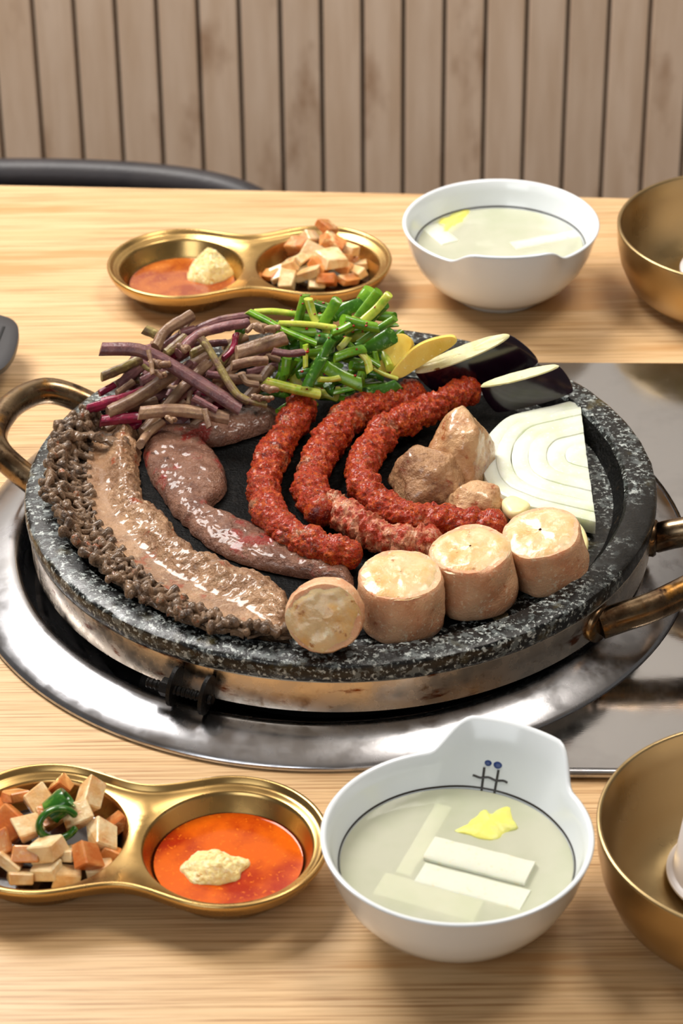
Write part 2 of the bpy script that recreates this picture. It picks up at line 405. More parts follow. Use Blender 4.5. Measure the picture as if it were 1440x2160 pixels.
# table with a round opening for the burner
RC = Vector((-0.0077, 0.002, 0)); RR = 0.2102
tl = B(0, 391, 0); tr = B(1300, 418, 0)
ed = (tr - tl); ed.z = 0; ed.normalize(); en = Vector((-ed.y, ed.x, 0))
far_l = tl - ed * 0.55; far_r = tr + ed * 0.5
tab = thing('dining_table', (0, 0, TZ), 'light oak dining table with a burner opening carrying all the dishes', 'table')
def holed(outer, hole_c, hole_r, z0, z1, n=128):
    bm = bmesh.new()
    def ringv(pts, z): return [bm.verts.new((p[0], p[1], z)) for p in pts]
    hp = [(hole_c.x + hole_r * math.cos(2 * PI * i / n), hole_c.y + hole_r * math.sin(2 * PI * i / n)) for i in range(n)]
    loops = {}
    for z in (z0, z1):
        a = ringv(outer, z); b = ringv(hp, z)
        es = [bm.edges.new((l[i], l[(i + 1) % len(l)])) for l in (a, b) for i in range(len(l))]
        bmesh.ops.triangle_fill(bm, use_beauty=True, use_dissolve=False, edges=es)
        loops[z] = (a, b)
    for q in (0, 1):
        l0, l1 = loops[z0][q], loops[z1][q]
        for i in range(len(l0)):
            j = (i + 1) % len(l0); bm.faces.new((l0[i], l0[j], l1[j], l1[i]))
    bmesh.ops.recalc_face_normals(bm, faces=bm.faces)
    bm.verts.index_update()
    V = [v.co.copy() for v in bm.verts]; F = [tuple(v.index for v in f.verts) for f in bm.faces]
    bm.free(); return V, F
outer = [tuple((far_l - en * 0.95).xy), tuple((far_r - en * 0.95).xy), tuple(far_r.xy), tuple(far_l.xy)]
V, F = holed(outer, RC, 0.203, -0.032, 0.0)
obj('table_top', V, F, 'wood_table', tab, smooth=False)
for sx, sy in ((0.05, 0.06), (0.95, 0.06), (0.05, 0.94), (0.95, 0.94)):
    p = far_l.lerp(far_r, sx) - en * (0.95 * (1 - sy))
    V, F = box(p.x - 0.03, p.x + 0.03, p.y - 0.03, p.y + 0.03, TZ, -0.032)
    obj('leg', V, F, 'wood_table', tab, smooth=False)

# chair behind the table
ch = thing('dining_chair', (-0.27, 0.72, TZ), 'black chair with a low curved backrest pushed behind the far table edge', 'chair')
cx = -0.275
def chair_arc(zz, off=0.0, r=0.2, n=40):
    out = []
    for i in range(n):
        t = -1 + 2 * i / (n - 1)
        a = t * PI / 2
        x = cx + 0.235 * math.sin(a) * (1 if abs(t) < 2 else 1)
        out.append(Vector((x, 0.60 + 0.075 * math.cos(a) + off, zz - 0.05 * (abs(t) ** 5))))
    return out
z_top = BY(200, 345, 0.67).z
arc = chair_arc(z_top - 0.012)
V, F = tube(arc, 0.013, 60, 14, 'round', flat=1.1); obj('back_rail', V, F, 'black_leather', ch)
pan_rows = []
for k in range(8):
    zz = z_top - 0.03 - 0.26 * k / 7
    pan_rows.append([Vector((p.x * 0.985 + cx * 0.015, p.y - 0.004 + 0.01 * math.sin(k), zz - (p.z - z_top + 0.012) * -1)) for p in arc])
V = []; F = []
for d in (0.0, 0.014):
    for row in pan_rows: V += [p + Vector((0, d, 0)) for p in row]
n = len(arc); R = 8
for s in (0, 1):
    for r in range(R - 1):
        for i in range(n - 1):
            b = s * R * n; F.append((b + r * n + i, b + r * n + i + 1, b + (r + 1) * n + i + 1, b + (r + 1) * n + i))
obj('backrest', V, F, 'black_leather', ch)
V, F = slab([(cx + 0.22 * math.copysign(abs(math.cos(a)) ** 0.6, math.cos(a)), 0.50 + 0.17 * math.copysign(abs(math.sin(a)) ** 0.6, math.sin(a))) for a in [2 * PI * i / 40 for i in range(40)]], TZ + 0.40, TZ + 0.45, 0.004)
obj('seat', V, F, 'black_leather', ch)
for sx in (-0.18, 0.18):
    for sy in (0.36, 0.64):
        V, F = tube([Vector((cx + sx, sy, TZ)), Vector((cx + sx * 0.95, sy, TZ + 0.42))], 0.012, 4, 10); obj('leg', V, F, 'burnt_iron', ch)
for sx in (-0.2, 0.2):
    V, F = tube([Vector((cx + sx, 0.62, TZ + 0.43)), Vector((cx + sx * 1.05, 0.625, z_top - 0.10))], 0.011, 6, 10); obj('back_post', V, F, 'burnt_iron', ch)

# steel plate around the burner
plate_y0, plate_y1 = -0.2095, 0.2125
rp = RR + 0.0006
pts = []
a0 = -1.43; a1 = PI / 2 - 0.02
for i in range(60):
    a = a0 + (a1 - a0) * i / 59; pts.append((RC.x + rp * math.cos(a), RC.y + rp * math.sin(a)))
outl = pts + [(0.0, plate_y1 + 0.0035), (0.46, plate_y1 - 0.011), (0.46, plate_y0 - 0.014), (0.022, plate_y0 - 0.0006)]
bm = bmesh.new()
top = [bm.verts.new((p[0], p[1], 0.004)) for p in outl]
es = [bm.edges.new((top[i], top[(i + 1) % len(top)])) for i in range(len(top))]
bmesh.ops.triangle_fill(bm, use_beauty=True, edges=es)
bot = [bm.verts.new((p[0] , p[1], 0.0004)) for p in outl]
for i in range(len(top)):
    j = (i + 1) % len(top); bm.faces.new((top[i], top[j], bot[j], bot[i]))
bm.verts.index_update()
V = [v.co.copy() for v in bm.verts]; F = [tuple(v.index for v in f.verts) for f in bm.faces]; bm.free()
sp = thing('steel_plate', (0.3, 0, 0), 'polished steel plate set flush in the table beside the round burner tray', 'plate')
obj('sheet', V, F, 'steel_plate', sp, sharp=math.radians(20))
V, F = tube([Vector((0.024, plate_y0 - 0.0012, 0.0031)), Vector((0.46, plate_y0 - 0.015, 0.0031))], 0.0028, 12, 12, 'round'); obj('rolled_edge', V, F, 'steel', sp)
V, F = tube([Vector((0.0, plate_y1 + 0.002, 0.0026)), Vector((0.46, plate_y1 - 0.010, 0.0026))], 0.0014, 12, 8, 'round'); obj('rolled_edge', V, F, 'steel', sp)

# round burner tray
prof = [(RR - 0.0006, 0.0004), (RR, 0.0014), (RR - 0.0006, 0.0030), (RR - 0.0028, 0.0046), (RR - 0.009, 0.0074), (RR - 0.017, 0.0102), (RR - 0.024, 0.0120), (RR - 0.0275, 0.0123), (RR - 0.0300, 0.0114), (RR - 0.0312, 0.0094),
        (RR - 0.0318, 0.004), (RR - 0.0325, -0.006), (RR - 0.0335, -0.0095), (RR - 0.036, -0.0112), (RR - 0.040, -0.0122), (RR - 0.044, -0.015), (RR - 0.050, -0.024), (RR - 0.062, -0.033), (0.12, -0.040), (0.06, -0.041), (0.0005, -0.041)]
V, F = lathe(prof, 200); V = move(V, RC)
V2, F2 = lathe([(RR - 0.0006, 0.0004), (RR - 0.010, 0.0030), (RR - 0.024, 0.0095), (RR - 0.0295, 0.0090), (RR - 0.0335, -0.008), (RR - 0.046, -0.018), (RR - 0.052, -0.028), (0.12, -0.044), (0.0005, -0.045)], 200); V2 = move(V2, RC)
tray = thing('burner_tray', (RC.x, RC.y, 0), 'round brushed steel burner tray with a broad raised rim under the stone pan', 'tray')
V, F = join((V, F), (V2, F2)); obj('tray_bowl', V, F, 'steel', tray, sharp=math.radians(70))
# burner with pan supports
bur = thing('gas_burner', (RC.x, RC.y, -0.04), 'black gas burner with flat iron arms in the tray holding up the pan', 'burner')
V, F = capped([(0.055, -0.0395), (0.055, -0.018), (0.050, -0.012), (0.02, -0.010)], 48); V = move(V, RC); obj('burner_head', V, F, 'burnt_iron', bur)
V, F = capped([(0.112, -0.0385), (0.112, -0.030), (0.10, -0.026), (0.075, -0.0255)], 64); V = move(V, RC); obj('flame_ring', V, F, 'black_void', bur)
for deg in (237, 320, 60, 140):
    a = math.radians(deg); d = Vector((math.cos(a), math.sin(a), 0)); s = Vector((-d.y, d.x, 0)) * 0.011
    V = []
    prof2 = [(0.06, -0.0385), (0.105, -0.0385), (0.140, -0.0310), (0.154, -0.0215), (0.1625, -0.0120), (0.1705, -0.0070), (0.1735, 0.0020), (0.170, 0.0085), (0.164, 0.0125), (0.150, 0.0155), (0.125, 0.0155), (0.105, 0.006), (0.06, -0.016)]
    for sg in (-1, 1):
        for (r, z) in prof2: V.append(RC + d * r + s * sg + Vector((0, 0, z)))
    n = len(prof2); F = [tuple(range(n)), tuple(range(n, 2 * n))[::-1]] + [(i, (i + 1) % n, n + (i + 1) % n, n + i) for i in range(n)]
    obj('support_arm', V, F, 'burnt_iron', bur, sharp=math.radians(30))

# ------------------------------------------------------------------ stone pan
FZ = 0.040
pan = thing('stone_grill_pan', (0, 0, 0.016), 'large round speckled black stone grill pan with steel band and loop handles', 'pan')
def chip(a, k, r, z):
    p = Vector((math.cos(a) * 3, math.sin(a) * 3, k * 0.4))
    return r + 0.0005 * noise.noise(p * 5), z + 0.00035 * noise.noise(p * 6 + Vector((9, 0, 0)))
V, F = lathe([(0.1625, 0.0478), (0.1645, 0.0502), (0.170, 0.0505), (0.1788, 0.0500), (0.1806, 0.0490), (0.1813, 0.0474), (0.1812, 0.0410), (0.1802, 0.0385), (0.178, 0.0365)], 200, fn=chip)
obj('stone_rim', V, F, 'granite', pan, sharp=math.radians(35))
V, F = lathe([(0.1625, 0.0478), (0.1600, 0.0440), (0.1565, 0.0375), (0.1545, 0.0360), (0.1445, 0.0358), (0.1425, 0.0372), (0.1405, 0.0398), (0.137, 0.0402), (0.09, 0.0400), (0.04, 0.0400), (0.0004, 0.0400)], 200, fn=lambda a, k, r, z: (r, z) if k == 0 else chip(a, k, r, z))
obj('cooking_surface', V, F, 'granite_greasy', pan, sharp=math.radians(60))
V, F = capped([(0.178, 0.0380), (0.176, 0.018), (0.05, 0.0165)], 128); obj('stone_base', V, F, 'granite', pan)
V, F = lathe([(0.1795, 0.0384), (0.1802, 0.0378), (0.1792, 0.0180), (0.1780, 0.0172), (0.1765, 0.0175), (0.1775, 0.0382)], 200, close=True)
band = obj('steel_band', V, F, 'steel_band', pan, sharp=math.radians(40))
# clamp on the band
ca = math.atan2(B(430, 1430, 0.025).y, B(430, 1430, 0.025).x)
cdir = Vector((math.cos(ca), math.sin(ca), 0)); ctan = Vector((-cdir.y, cdir.x, 0))
for k, off in enumerate((-0.0105, 0.0085)):
    c = cdir * 0.187 + ctan * off + Vector((0, 0, 0.0255))
    V = []
    nn = 20
    for sg in (-1, 1):
        for i in range(nn):
            a = 2 * PI * i / nn
            V.append(c + cdir * (0.0085 * math.cos(a)) + Vector((0, 0, 0.0125 * math.sin(a))) + ctan * (sg * 0.0011 + 0.0016 * math.sin(a)))
    F = [tuple(range(nn)), tuple(range(nn, 2 * nn))[::-1]] + [(i, (i + 1) % nn, nn + (i + 1) % nn, nn + i) for i in range(nn)]
    obj('clamp_tab', V, F, 'burnt_iron', band)
def thread(a, u): return 1 + 0.14 * math.sin(u * 2 * PI * 15)
V, F = tube([cdir * 0.1885 + ctan * -0.026 + Vector((0, 0, 0.0245)), cdir * 0.1885 + ctan * 0.013 + Vector((0, 0, 0.0245))], 0.0026, 120, 10, section=thread); obj('clamp_screw', V, F, 'burnt_iron', band)
V, F = capped([(0.0035, -0.003), (0.0052, -0.0025), (0.0052, 0.0025), (0.0035, 0.003)], 6)
q = ctan.to_track_quat('Z', 'Y').to_matrix(); V = move(V, cdir * 0.1885 + ctan * -0.0145 + Vector((0, 0, 0.0245)), mtx=q); obj('clamp_nut', V, F, 'burnt_iron', band)
# handles
def handle(path, rr, ang):
    V, F = tube(path, rr, 44, 18, 'flat', flat=1.12); h = obj('handle', V, F, 'scorched_steel', pan)
    for p, t in ((path[0], path[1]), (path[-1], path[-2])):
        d = Vector((p.x, p.y, 0)).normalized()
        q = d.to_track_quat('Z', 'Y').to_matrix()
        V, F = capped([(0.0105, -0.003), (0.0108, 0.0005), (0.0095, 0.002)], 20); V = move(V, Vector((d.x * 0.181, d.y * 0.181, p.z)), mtx=q); obj('mounting_flange', V, F, 'scorched_steel', h)
def onband(px, py, z):
    p = B(px, py, z); a = math.atan2(p.y, p.x); return Vector((0.1815 * math.cos(a), 0.1815 * math.sin(a), z))
handle([onband(205, 862, 0.028), B(140, 832, 0.040), B(82, 826, 0.045), B(22, 858, 0.047), B(-10, 915, 0.045), B(6, 962, 0.039), onband(66, 1024, 0.028)], 0.0074, 0)
handle([onband(1372, 1135, 0.028), B(1425, 1125, 0.034), B(1490, 1118, 0.040), B(1545, 1145, 0.044), B(1540, 1192, 0.044), B(1480, 1228, 0.041), B(1380, 1278, 0.034), B(1310, 1302, 0.030), onband(1262, 1316, 0.027)], 0.0078, 0)

# ------------------------------------------------------------------ tripe
def edge3(pl, z, n): return even(crom([B(x, y, z) for x, y in pl], 200), n)
def ribbon(Lp, Rp, zf, nv, skirt=0.0, under=None):
    """sheet between two edge curves; zf(u, v, p) height. Closed with an underside."""
    nu = len(Lp); V = []; F = []
    for i in range(nu):
        for k in range(nv):
            v = k / (nv - 1); p = Lp[i].lerp(Rp[i], v); p = Vector((p.x, p.y, 0))
            r = zf(i / (nu - 1), v, p)
            if isinstance(r, tuple): p = p + r[1]; r = r[0]
            V.append(Vector((p.x, p.y, r)))
    for i in range(nu - 1):
        for k in range(nv - 1):
            F.append((i * nv + k, i * nv + k + 1, (i + 1) * nv + k + 1, (i + 1) * nv + k))
    o = len(V); idx = [i * nv for i in range(nu)] + [(nu - 1) * nv + k for k in range(1, nv)] + [i * nv + nv - 1 for i in range(nu - 2, -1, -1)] + [k for k in range(nv - 2, 0, -1)]
    for q in idx:
        p = V[q]; V.append(Vector((p.x, p.y, (under(p) if under else FZ + 0.0009))))
    n = len(idx)
    for i in range(n):
        j = (i + 1) % n; F.append((idx[i], idx[j], o + j, o + i))
    return V, F
tri = thing('tripe_strip', tuple(B(300, 1130, FZ)), 'long glossy tan tripe strip with a brown honeycomb frill along the pan rim', 'meat')
T_out = edge3([(178, 902), (132, 938), (112, 985), (108, 1050), (120, 1110), (165, 1175), (230, 1240), (310, 1298), (400, 1338), (500, 1362), (610, 1368)], 0.046, 300)
T_mid = edge3([(214, 902), (196, 940), (184, 990), (188, 1050), (203, 1105), (250, 1168), (312, 1226), (390, 1277), (470, 1314), (540, 1338), (612, 1347)], 0.044, 300)
T_in = edge3([(298, 905), (297, 945), (294, 990), (302, 1048), (344, 1082), (384, 1138), (434, 1172), (502, 1196), (570, 1222), (604, 1256), (614, 1300)], 0.043, 300)
def pan_floor(p):
    r = math.hypot(p.x, p.y)
    if r > 0.1615: return 0.0517
    if r > 0.1545: return 0.0392 + (r - 0.1545) / 0.0065 * 0.0127
    return 0.0404
def zsheet(u, v, p):
    e = smooth01(v / 0.12) * 0.4 + 0.6 if v < 0.12 else 1
    e2 = smooth01((1 - v) / 0.10)
    e3 = smooth01(u / 0.04) * smooth01((1 - u) / 0.04)
    ridge = math.exp(-((v - 0.66) / 0.24) ** 2) * 0.0085 + 0.0028
    z = 0.0414 + ridge * e2 * e3 + 0.0026 * fbm(p, 95) * smooth01((v - 0.25) * 4) + 0.0022 * abs(noise.noise(p * 230)) * smooth01((v - 0.3) * 5)
    z += 0.004 * (1 - v) ** 3
    off = Vector((0.0016 * fbm(p + Vector((2, 0, 0)), 120), 0.0016 * fbm(p + Vector((0, 7, 0)), 120), 0)) * smooth01((v - 0.5) * 2)
    return z * 1.0, off
V, F = ribbon(T_mid, T_in, zsheet, 44); obj('glossy_sheet', V, F, 'tripe_sheet', tri, sharp=math.radians(80))
def zfringe(u, v, p):
    q = Vector((p.x, p.y, 0.3)) * 84 + Vector((noise.noise(p * 130), noise.noise(p * 130 + Vector((5, 5, 5))), 0)) * 0.75
    d, _ = noise.voronoi(q)
    wallh = 1 - smooth01((d[1] - d[0] - 0.06) / 0.46)
    base = pan_floor(p) + 0.0012
    env = 0.55 + 0.45 * math.sin(PI * min(1, (1 - v) * 0.9 + 0.08))
    hgt = (0.0008 + 0.0026 * wallh * (0.8 + 0.9 * noise.noise(p * 110))) * smooth01((1.02 - v) / 0.25 + 0.25) * smooth01(v / 0.05 + 0.35)
    hgt *= smooth01(u / 0.02 + 0.3) * smooth01((1 - u) / 0.02 + 0.3)
    z = max(base, 0.0432) + hgt + 0.0012 * fbm(p, 260)
    rag = (1 - v) ** 2
    off = Vector((noise.noise(p * 140 + Vector((0, 0, 4))), noise.noise(p * 140 + Vector((8, 0, 4))), 0)) * 0.0042 * rag + Vector((noise.noise(p * 330), noise.noise(p * 330 + Vector((3, 3, 3))), 0)) * 0.0022 * (rag + 0.15)
    return z, off
T_out2 = even(T_out, 520); T_mid2 = even(T_mid, 520)
T_mid3 = [a.lerp(b, 1.06) for a, b in zip(T_out2, T_mid2)]
V, F = ribbon(T_out2, T_mid3, zfringe, 56, under=lambda p: pan_floor(p) + 0.0008); obj('honeycomb_frill', V, F, 'tripe_fringe', tri, sharp=math.radians(80))
# open honeycomb of cell walls standing on the frill
def honey():
    rh = random.Random(21); L = sum((b - a).length for a, b in zip(T_out, T_out[1:])); step = 0.0056
    ni = int(L / step); nj = 4; node = {}
    O = even(T_out, ni + 1); Mi = even(T_mid, ni + 1)
    for i in range(ni + 1):
        for j in range(nj):
            t = j / (nj - 1) * 0.98 + (0.10 if (i + j) % 2 else -0.06) + rh.uniform(-0.07, 0.07)
            if j == 0: t += rh.uniform(-0.12, 0.10)
            p = O[i].lerp(Mi[i], t); q = O[min(i + 1, ni)] - O[max(i - 1, 0)]; q.normalize()
            p = p + q * rh.uniform(-0.0014, 0.0014)
            h = rh.uniform(0.0042, 0.0074) * (0.7 if j == nj - 1 else 1.0)
            if j == 0 and rh.random() < 0.35: h += 0.0025
            p = Vector((p.x, p.y, max(pan_floor(p) + 0.0006, 0.0430) + h)); node[i, j] = p
    VF = []
    def wall(a, b, r):
        mid = (a + b) / 2 + Vector((rh.uniform(-1, 1) * 0.0008, rh.uniform(-1, 1) * 0.0008, -rh.uniform(0.0002, 0.0016)))
        k = rh.uniform(0.8, 1.25)
        VF.append(tube([a, mid, b], lambda t: r * k * (0.82 + 0.36 * abs(2 * t - 1)), 7, 9, 'round', flat=rh.uniform(1.1, 1.7), disp=lambda q, d, u, an: d * (0.0010 * noise.noise(q * 380))))
    for i in range(ni + 1):
        for j in range(nj):
            if i < ni and not (j == 0 and rh.random() < 0.30): wall(node[i, j], node[i + 1, j], 0.0018 if j < nj - 1 else 0.0014)
            if j < nj - 1 and (i + j) % 2 == 0: wall(node[i, j], node[i, j + 1], 0.0018)
            if j == 0 and rh.random() < 0.3:
                p = node[i, 0]; o = (O[i] - Mi[i]); o.z = 0; o.normalize()
                wall(p, p + o * rh.uniform(0.002, 0.005) + Vector((rh.uniform(-.002, .002), 0, rh.uniform(-0.002, 0.0015))), 0.0016)
    return join(*VF)
V, F = honey(); V = [Vector((p.x, p.y, max(p.z, pan_floor(p) + 0.0008))) for p in V]; tag(obj('honeycomb_walls', V, F, 'tripe_fringe', tri, sharp=math.radians(80)), kind='stuff')
# torn flap at the top of the frill
V, F = tube([B(262, 935, 0.050), B(215, 925, 0.0535), B(185, 915, 0.0555), B(150, 922, 0.0565)], lambda t: 0.0056 - 0.003 * t, 30, 16, 'round', flat=0.55,
            disp=lambda q, d, u, a: d * (0.0022 * fbm(q, 170)) + Vector((0, 0, 0.002 * noise.noise(q * 200)))); V = [Vector((p.x, p.y, max(p.z, pan_floor(p) + 0.0008))) for p in V]; obj('torn_flap', V, F, 'tripe_fringe', tri)

# ------------------------------------------------------------------ beef
bL = edge3([(746, 1240), (690, 1228), (612, 1212), (528, 1193), (448, 1158), (384, 1102), (336, 1040), (308, 985), (306, 940), (345, 905), (430, 880), (520, 868), (586, 862)], 0.042, 220)
bR = edge3([(746, 1216), (690, 1192), (610, 1158), (545, 1118), (485, 1096), (448, 1088), (450, 1066), (474, 1042), (476, 1000), (448, 958), (428, 946), (500, 930), (590, 898)], 0.042, 220)
def zbeef(u, v, p):
    dome = (1 - abs(2 * v - 1) ** 3.2) ** 0.5 if 0 < v < 1 else 0
    e3 = smooth01(u / 0.03) ** 0.5 * smooth01((1 - u) / 0.03) ** 0.5
    th = 0.0078 + 0.0030 * math.exp(-((u - 0.6) / 0.2) ** 2)
    return 0.0414 + th * dome * e3 + 0.0012 * fbm(p, 110) * dome + 0.0005 * noise.noise(p * 420), Vector((noise.noise(p * 150), noise.noise(p * 150 + Vector((4, 4, 4))), 0)) * 0.0013
V, F = ribbon(bL, bR, zbeef, 46); tag(obj('beef_slice', V, F, 'beef', sharp=math.radians(80)), 'bent slab of seared brownish pink beef beside the glossy tripe strip', 'meat')

# ------------------------------------------------------------------ chili-coated small intestines
def gut(name, pxs, z, wpx, label, m, seed, pinch=0.20, amp=1.0):
    path = [B(x, y, zz if isinstance(zz, float) else z) for x, y, zz in [(q + (None,))[:3] if len(q) == 2 else q for q in pxs]]
    r0 = mm(wpx, path[0]) / 2
    sd = Vector((seed * 3.1, seed * 1.7, seed))
    rf = lambda t: r0 * (1 + pinch * math.sin(t * 47 + seed + 3 * math.sin(t * 13)) * 0.5 + 0.10 * noise.noise(Vector((t * 9, seed, 0))))
    def disp(q, d, u, a):
        v = abs(noise.noise((q + sd) * 150)) * 0.0022 + fbm(q + sd, 300, 3) * 0.0012 + noise.noise((q + sd) * 620) * 0.0009
        return d * ((v - 0.0008) * amp)
    V, F = tube(path, rf, 230, 56, 'round', disp=disp)
    V = [Vector((p.x, p.y, max(p.z, FZ + 0.0004))) for p in V]
    return tag(obj(name, V, F, m, sharp=math.radians(85)), label, 'sausage', 'chili-coated intestines on the stone pan')
zs = FZ + 0.0108
gut('grilled_intestine', [(634, 862), (606, 912), (570, 970), (556, 1030), (570, 1085), (615, 1128), (672, 1156), (738, 1170)], zs, 67, 'red chili-coated intestine curving nearest the beef slab', 'chili_sausage', 1)
gut('grilled_intestine', [(868, 836), (815, 858), (748, 872), (702, 920), (668, 975), (655, 1030), (676, 1078)], zs, 71, 'middle red chili-coated intestine bent under the green chives', 'chili_sausage', 2)
gut('grilled_intestine', [(690, 1068), (735, 1092), (780, 1122), (836, 1142), (905, 1146)], zs - 0.001, 72, 'pale pink intestine with patchy red chili behind the white cylinder pieces', 'pale_sausage', 3)
gut('grilled_intestine', [(812, 914), (772, 962), (762, 1012), (800, 1062), (865, 1094), (950, 1102), (1040, 1112)], zs, 67, 'dark red curled intestine touching the brown offal chunks', 'chili_sausage', 4)
gut('grilled_intestine', [(992, 822), (930, 848), (868, 880), (800, 908)], zs + 0.0025, 60, 'straight red intestine piece lying behind the curled one towards the aubergine', 'chili_sausage', 5)

# ------------------------------------------------------------------ large intestine cylinders
def plug(c, axis, r, h, label, seed, squash=1.0):
    t = thing('intestine_piece', tuple(c), label, 'meat', 'thick white intestine pieces on the pan edge')
    n = 56
    prof = [(r * 0.90, 0.0), (r * 1.0, 0.0025)] + [(r * (1.02 - 0.03 * k / 9), 0.0025 + (h - 0.005) * k / 9) for k in range(1, 10)] + [(r * 0.975, h - 0.0012), (r * 0.945, h)]
    V, F = capped(prof, n)
    q = Vector(axis).normalized().to_track_quat('Z', 'Y').to_matrix()
    sd = Vector((seed * 5.3, seed, 0))
    out = []
    for v in V:
        v = Vector(v); v.y *= squash
        if v.xy.length > 1e-5:
            d = Vector((v.x, v.y, 0)).normalized(); v = v + d * (0.0016 * fbm(v + sd, 55) + 0.0004 * noise.noise((v + sd) * 420))
        out.append(v)
    o = obj('skin', move(out, c, mtx=q), F, 'intestine_skin', t)
    rows = []
    for k in range(9):
        rr = r * 0.955 * (1 - k / 9.0)
        rows.append((rr, h - 0.0006 + 0.0022 * smooth01(k / 2.5)))
    rows.append((0.0003, h + 0.0016))
    V, F = lathe(rows, n)
    out = []
    for v in V:
        v = Vector(v); v.y *= squash; q2 = v + sd
        d = Vector((v.x, v.y, 0)); 
        v = v + Vector((0, 0, 0.0011 * fbm(q2, 130))) + (d.normalized() * 0.0016 * fbm(Vector((q2.x, q2.y, 0)), 55) if d.length > 1e-5 else Vector())
        out.append(v)
    obj('fatty_cut_face', move(out, c, mtx=q), F, 'intestine_fat', t)
def plugpx(top, bot, wpx, ztop, zbot, label, seed, squash=1.0):
    a = B(top[0], top[1], ztop); b = B(bot[0], bot[1], zbot)
    plug(b, a - b, mm(wpx, a) / 2, (a - b).length, label, seed, squash)
plugpx((845, 1212), (848, 1312), 182, FZ + 0.0330, FZ + 0.001, 'upright thick white intestine cylinder, second from the lower end of the row', 1)
plugpx((992, 1158), (1004, 1262), 178, FZ + 0.0345, FZ + 0.001, 'upright thick white intestine cylinder, third from the lower end of the row', 2)
plugpx((1140, 1122), (1158, 1208), 172, FZ + 0.0320, FZ + 0.003, 'browned intestine cylinder next to the garlic slice and onion', 3)
c4 = B(690, 1292, FZ + 0.0235)
plug(c4, Vector((-0.10, -0.86, 0.42)), mm(164, c4) / 2, 0.019, 'small intestine cylinder lying on its side showing its round cut face', 4, 0.93)

# ------------------------------------------------------------------ offal chunks
def lump(px, py, wpx, hpx, hz, label, seed, rot=0.0, facets=1.0, m='offal'):
    c = B(px, py, FZ + hz / 2)
    rx = mm(wpx, c) / 2; ry = max(mm(hpx, c) / 2 / 0.75, rx * 0.55)
    bm = bmesh.new(); bmesh.ops.create_icosphere(bm, subdivisions=5, radius=1)
    V = []; sd = Vector((seed * 2.3, seed * 4.1, seed))
    R = Matrix.Rotation(rot, 3, 'Z'); rp_ = random.Random(seed * 7 + 1)
    planes = [(Vector(a_).normalized(), rp_.uniform(0.78, 1.0)) for a_ in ((1, .1, .1), (-1, 0, .2), (.1, 1, .1), (0, -1, .15), (.15, -.2, 1), (0, 0, -1), (.7, -.7, .5), (-.7, -.6, .6), (-.6, .7, .6), (.6, .6, .7), (-.2, -.7, .8))]
    for v in bm.verts:
        d = v.co.normalized()
        k = 1.02 * sum(max(0.0, d.dot(n_) / h_) ** 14 for n_, h_ in planes) ** (-1 / 14)
        k *= 1 + facets * 0.12 * noise.noise(d * 1.4 + sd) + 0.04 * noise.noise(d * 3.4 + sd) + 0.03 * noise.noise(d * 9 + sd) + 0.012 * noise.noise(d * 22 + sd)
        p = R @ Vector((d.x * rx * k, d.y * ry * k, d.z * hz * 0.5 * k)) + c
        V.append(Vector((p.x, p.y, max(p.z, FZ + 0.0004))))
    F = [tuple(q.index for q in f.verts) for f in bm.faces]; bm.free()
    tag(obj('offal_chunk', V, F, m, sharp=math.radians(80)), label, 'meat', 'brown offal chunks on the pan')
lump(900, 998, 138, 96, 0.030, 'rounded brown glossy offal chunk closest to the curled red intestine', 3, 0.3)
lump(976, 942, 128, 112, 0.040, 'tall angular tan offal chunk between the red intestines and the onion', 8, -0.5, 1.0, 'offal_pale')
lump(1008, 1056, 122, 66, 0.023, 'small golden offal chunk beside the small garlic slice', 12, 0.2, 1.0, 'offal_pale')

# ------------------------------------------------------------------ onion
on = thing('onion_slice', tuple(B(1140, 980, FZ)), 'thick half slice of raw white onion with concentric layers', 'onion')
cut0 = B(1222, 842, FZ + 0.009); cut1 = B(1256, 1100, FZ + 0.009)
oc = B(1236, 962, FZ + 0.009)
outl = crom([cut0, B(1150, 858, FZ + 0.009), B(1070, 880, FZ + 0.009), B(1026, 925, FZ + 0.009), B(1016, 980, FZ + 0.009), B(1040, 1030, FZ + 0.009), B(1105, 1062, FZ + 0.009), B(1180, 1082, FZ + 0.009), cut1], 60)
fr = [1.0, 0.862, 0.860, 0.722, 0.712, 0.556, 0.554, 0.382, 0.380, 0.202, 0.200, 0.004]
for k in range(6):
    so, si = fr[2 * k], fr[2 * k + 1]
    V = []; F = []; n = len(outl)
    dz = (0.0, 0.0006, 0.0003, 0.0011, 0.0006, 0.0012)[k]
    for i, p in enumerate(outl):
        for (s, z) in ((so, FZ + 0.0005), (so, FZ + 0.0088 + dz), (so * 0.97 + si * 0.03, FZ + 0.0090 + dz), (so * 0.5 + si * 0.5, FZ + 0.0097 + dz), (so * 0.03 + si * 0.97, FZ + 0.0091 + dz), (si, FZ + 0.0089 + dz), (si, FZ + 0.0005)):
            wob = 1 + 0.012 * noise.noise(Vector((i * 0.25, k * 3.0, 0)))
            q = oc + (p - oc) * s * wob
            V.append(Vector((q.x, q.y, z + 0.0014 * (1 if True else 0) * 0)))
    K = 7
    for i in range(n - 1):
        for q in range(K):
            j = (q + 1) % K; F.append((i * K + q, i * K + j, (i + 1) * K + j, (i + 1) * K + q))
    F.append(tuple(range(K))); F.append(tuple((n - 1) * K + q for q in range(K))[::-1])
    obj('onion_layer', V, F, 'onion', on, sharp=math.radians(60))

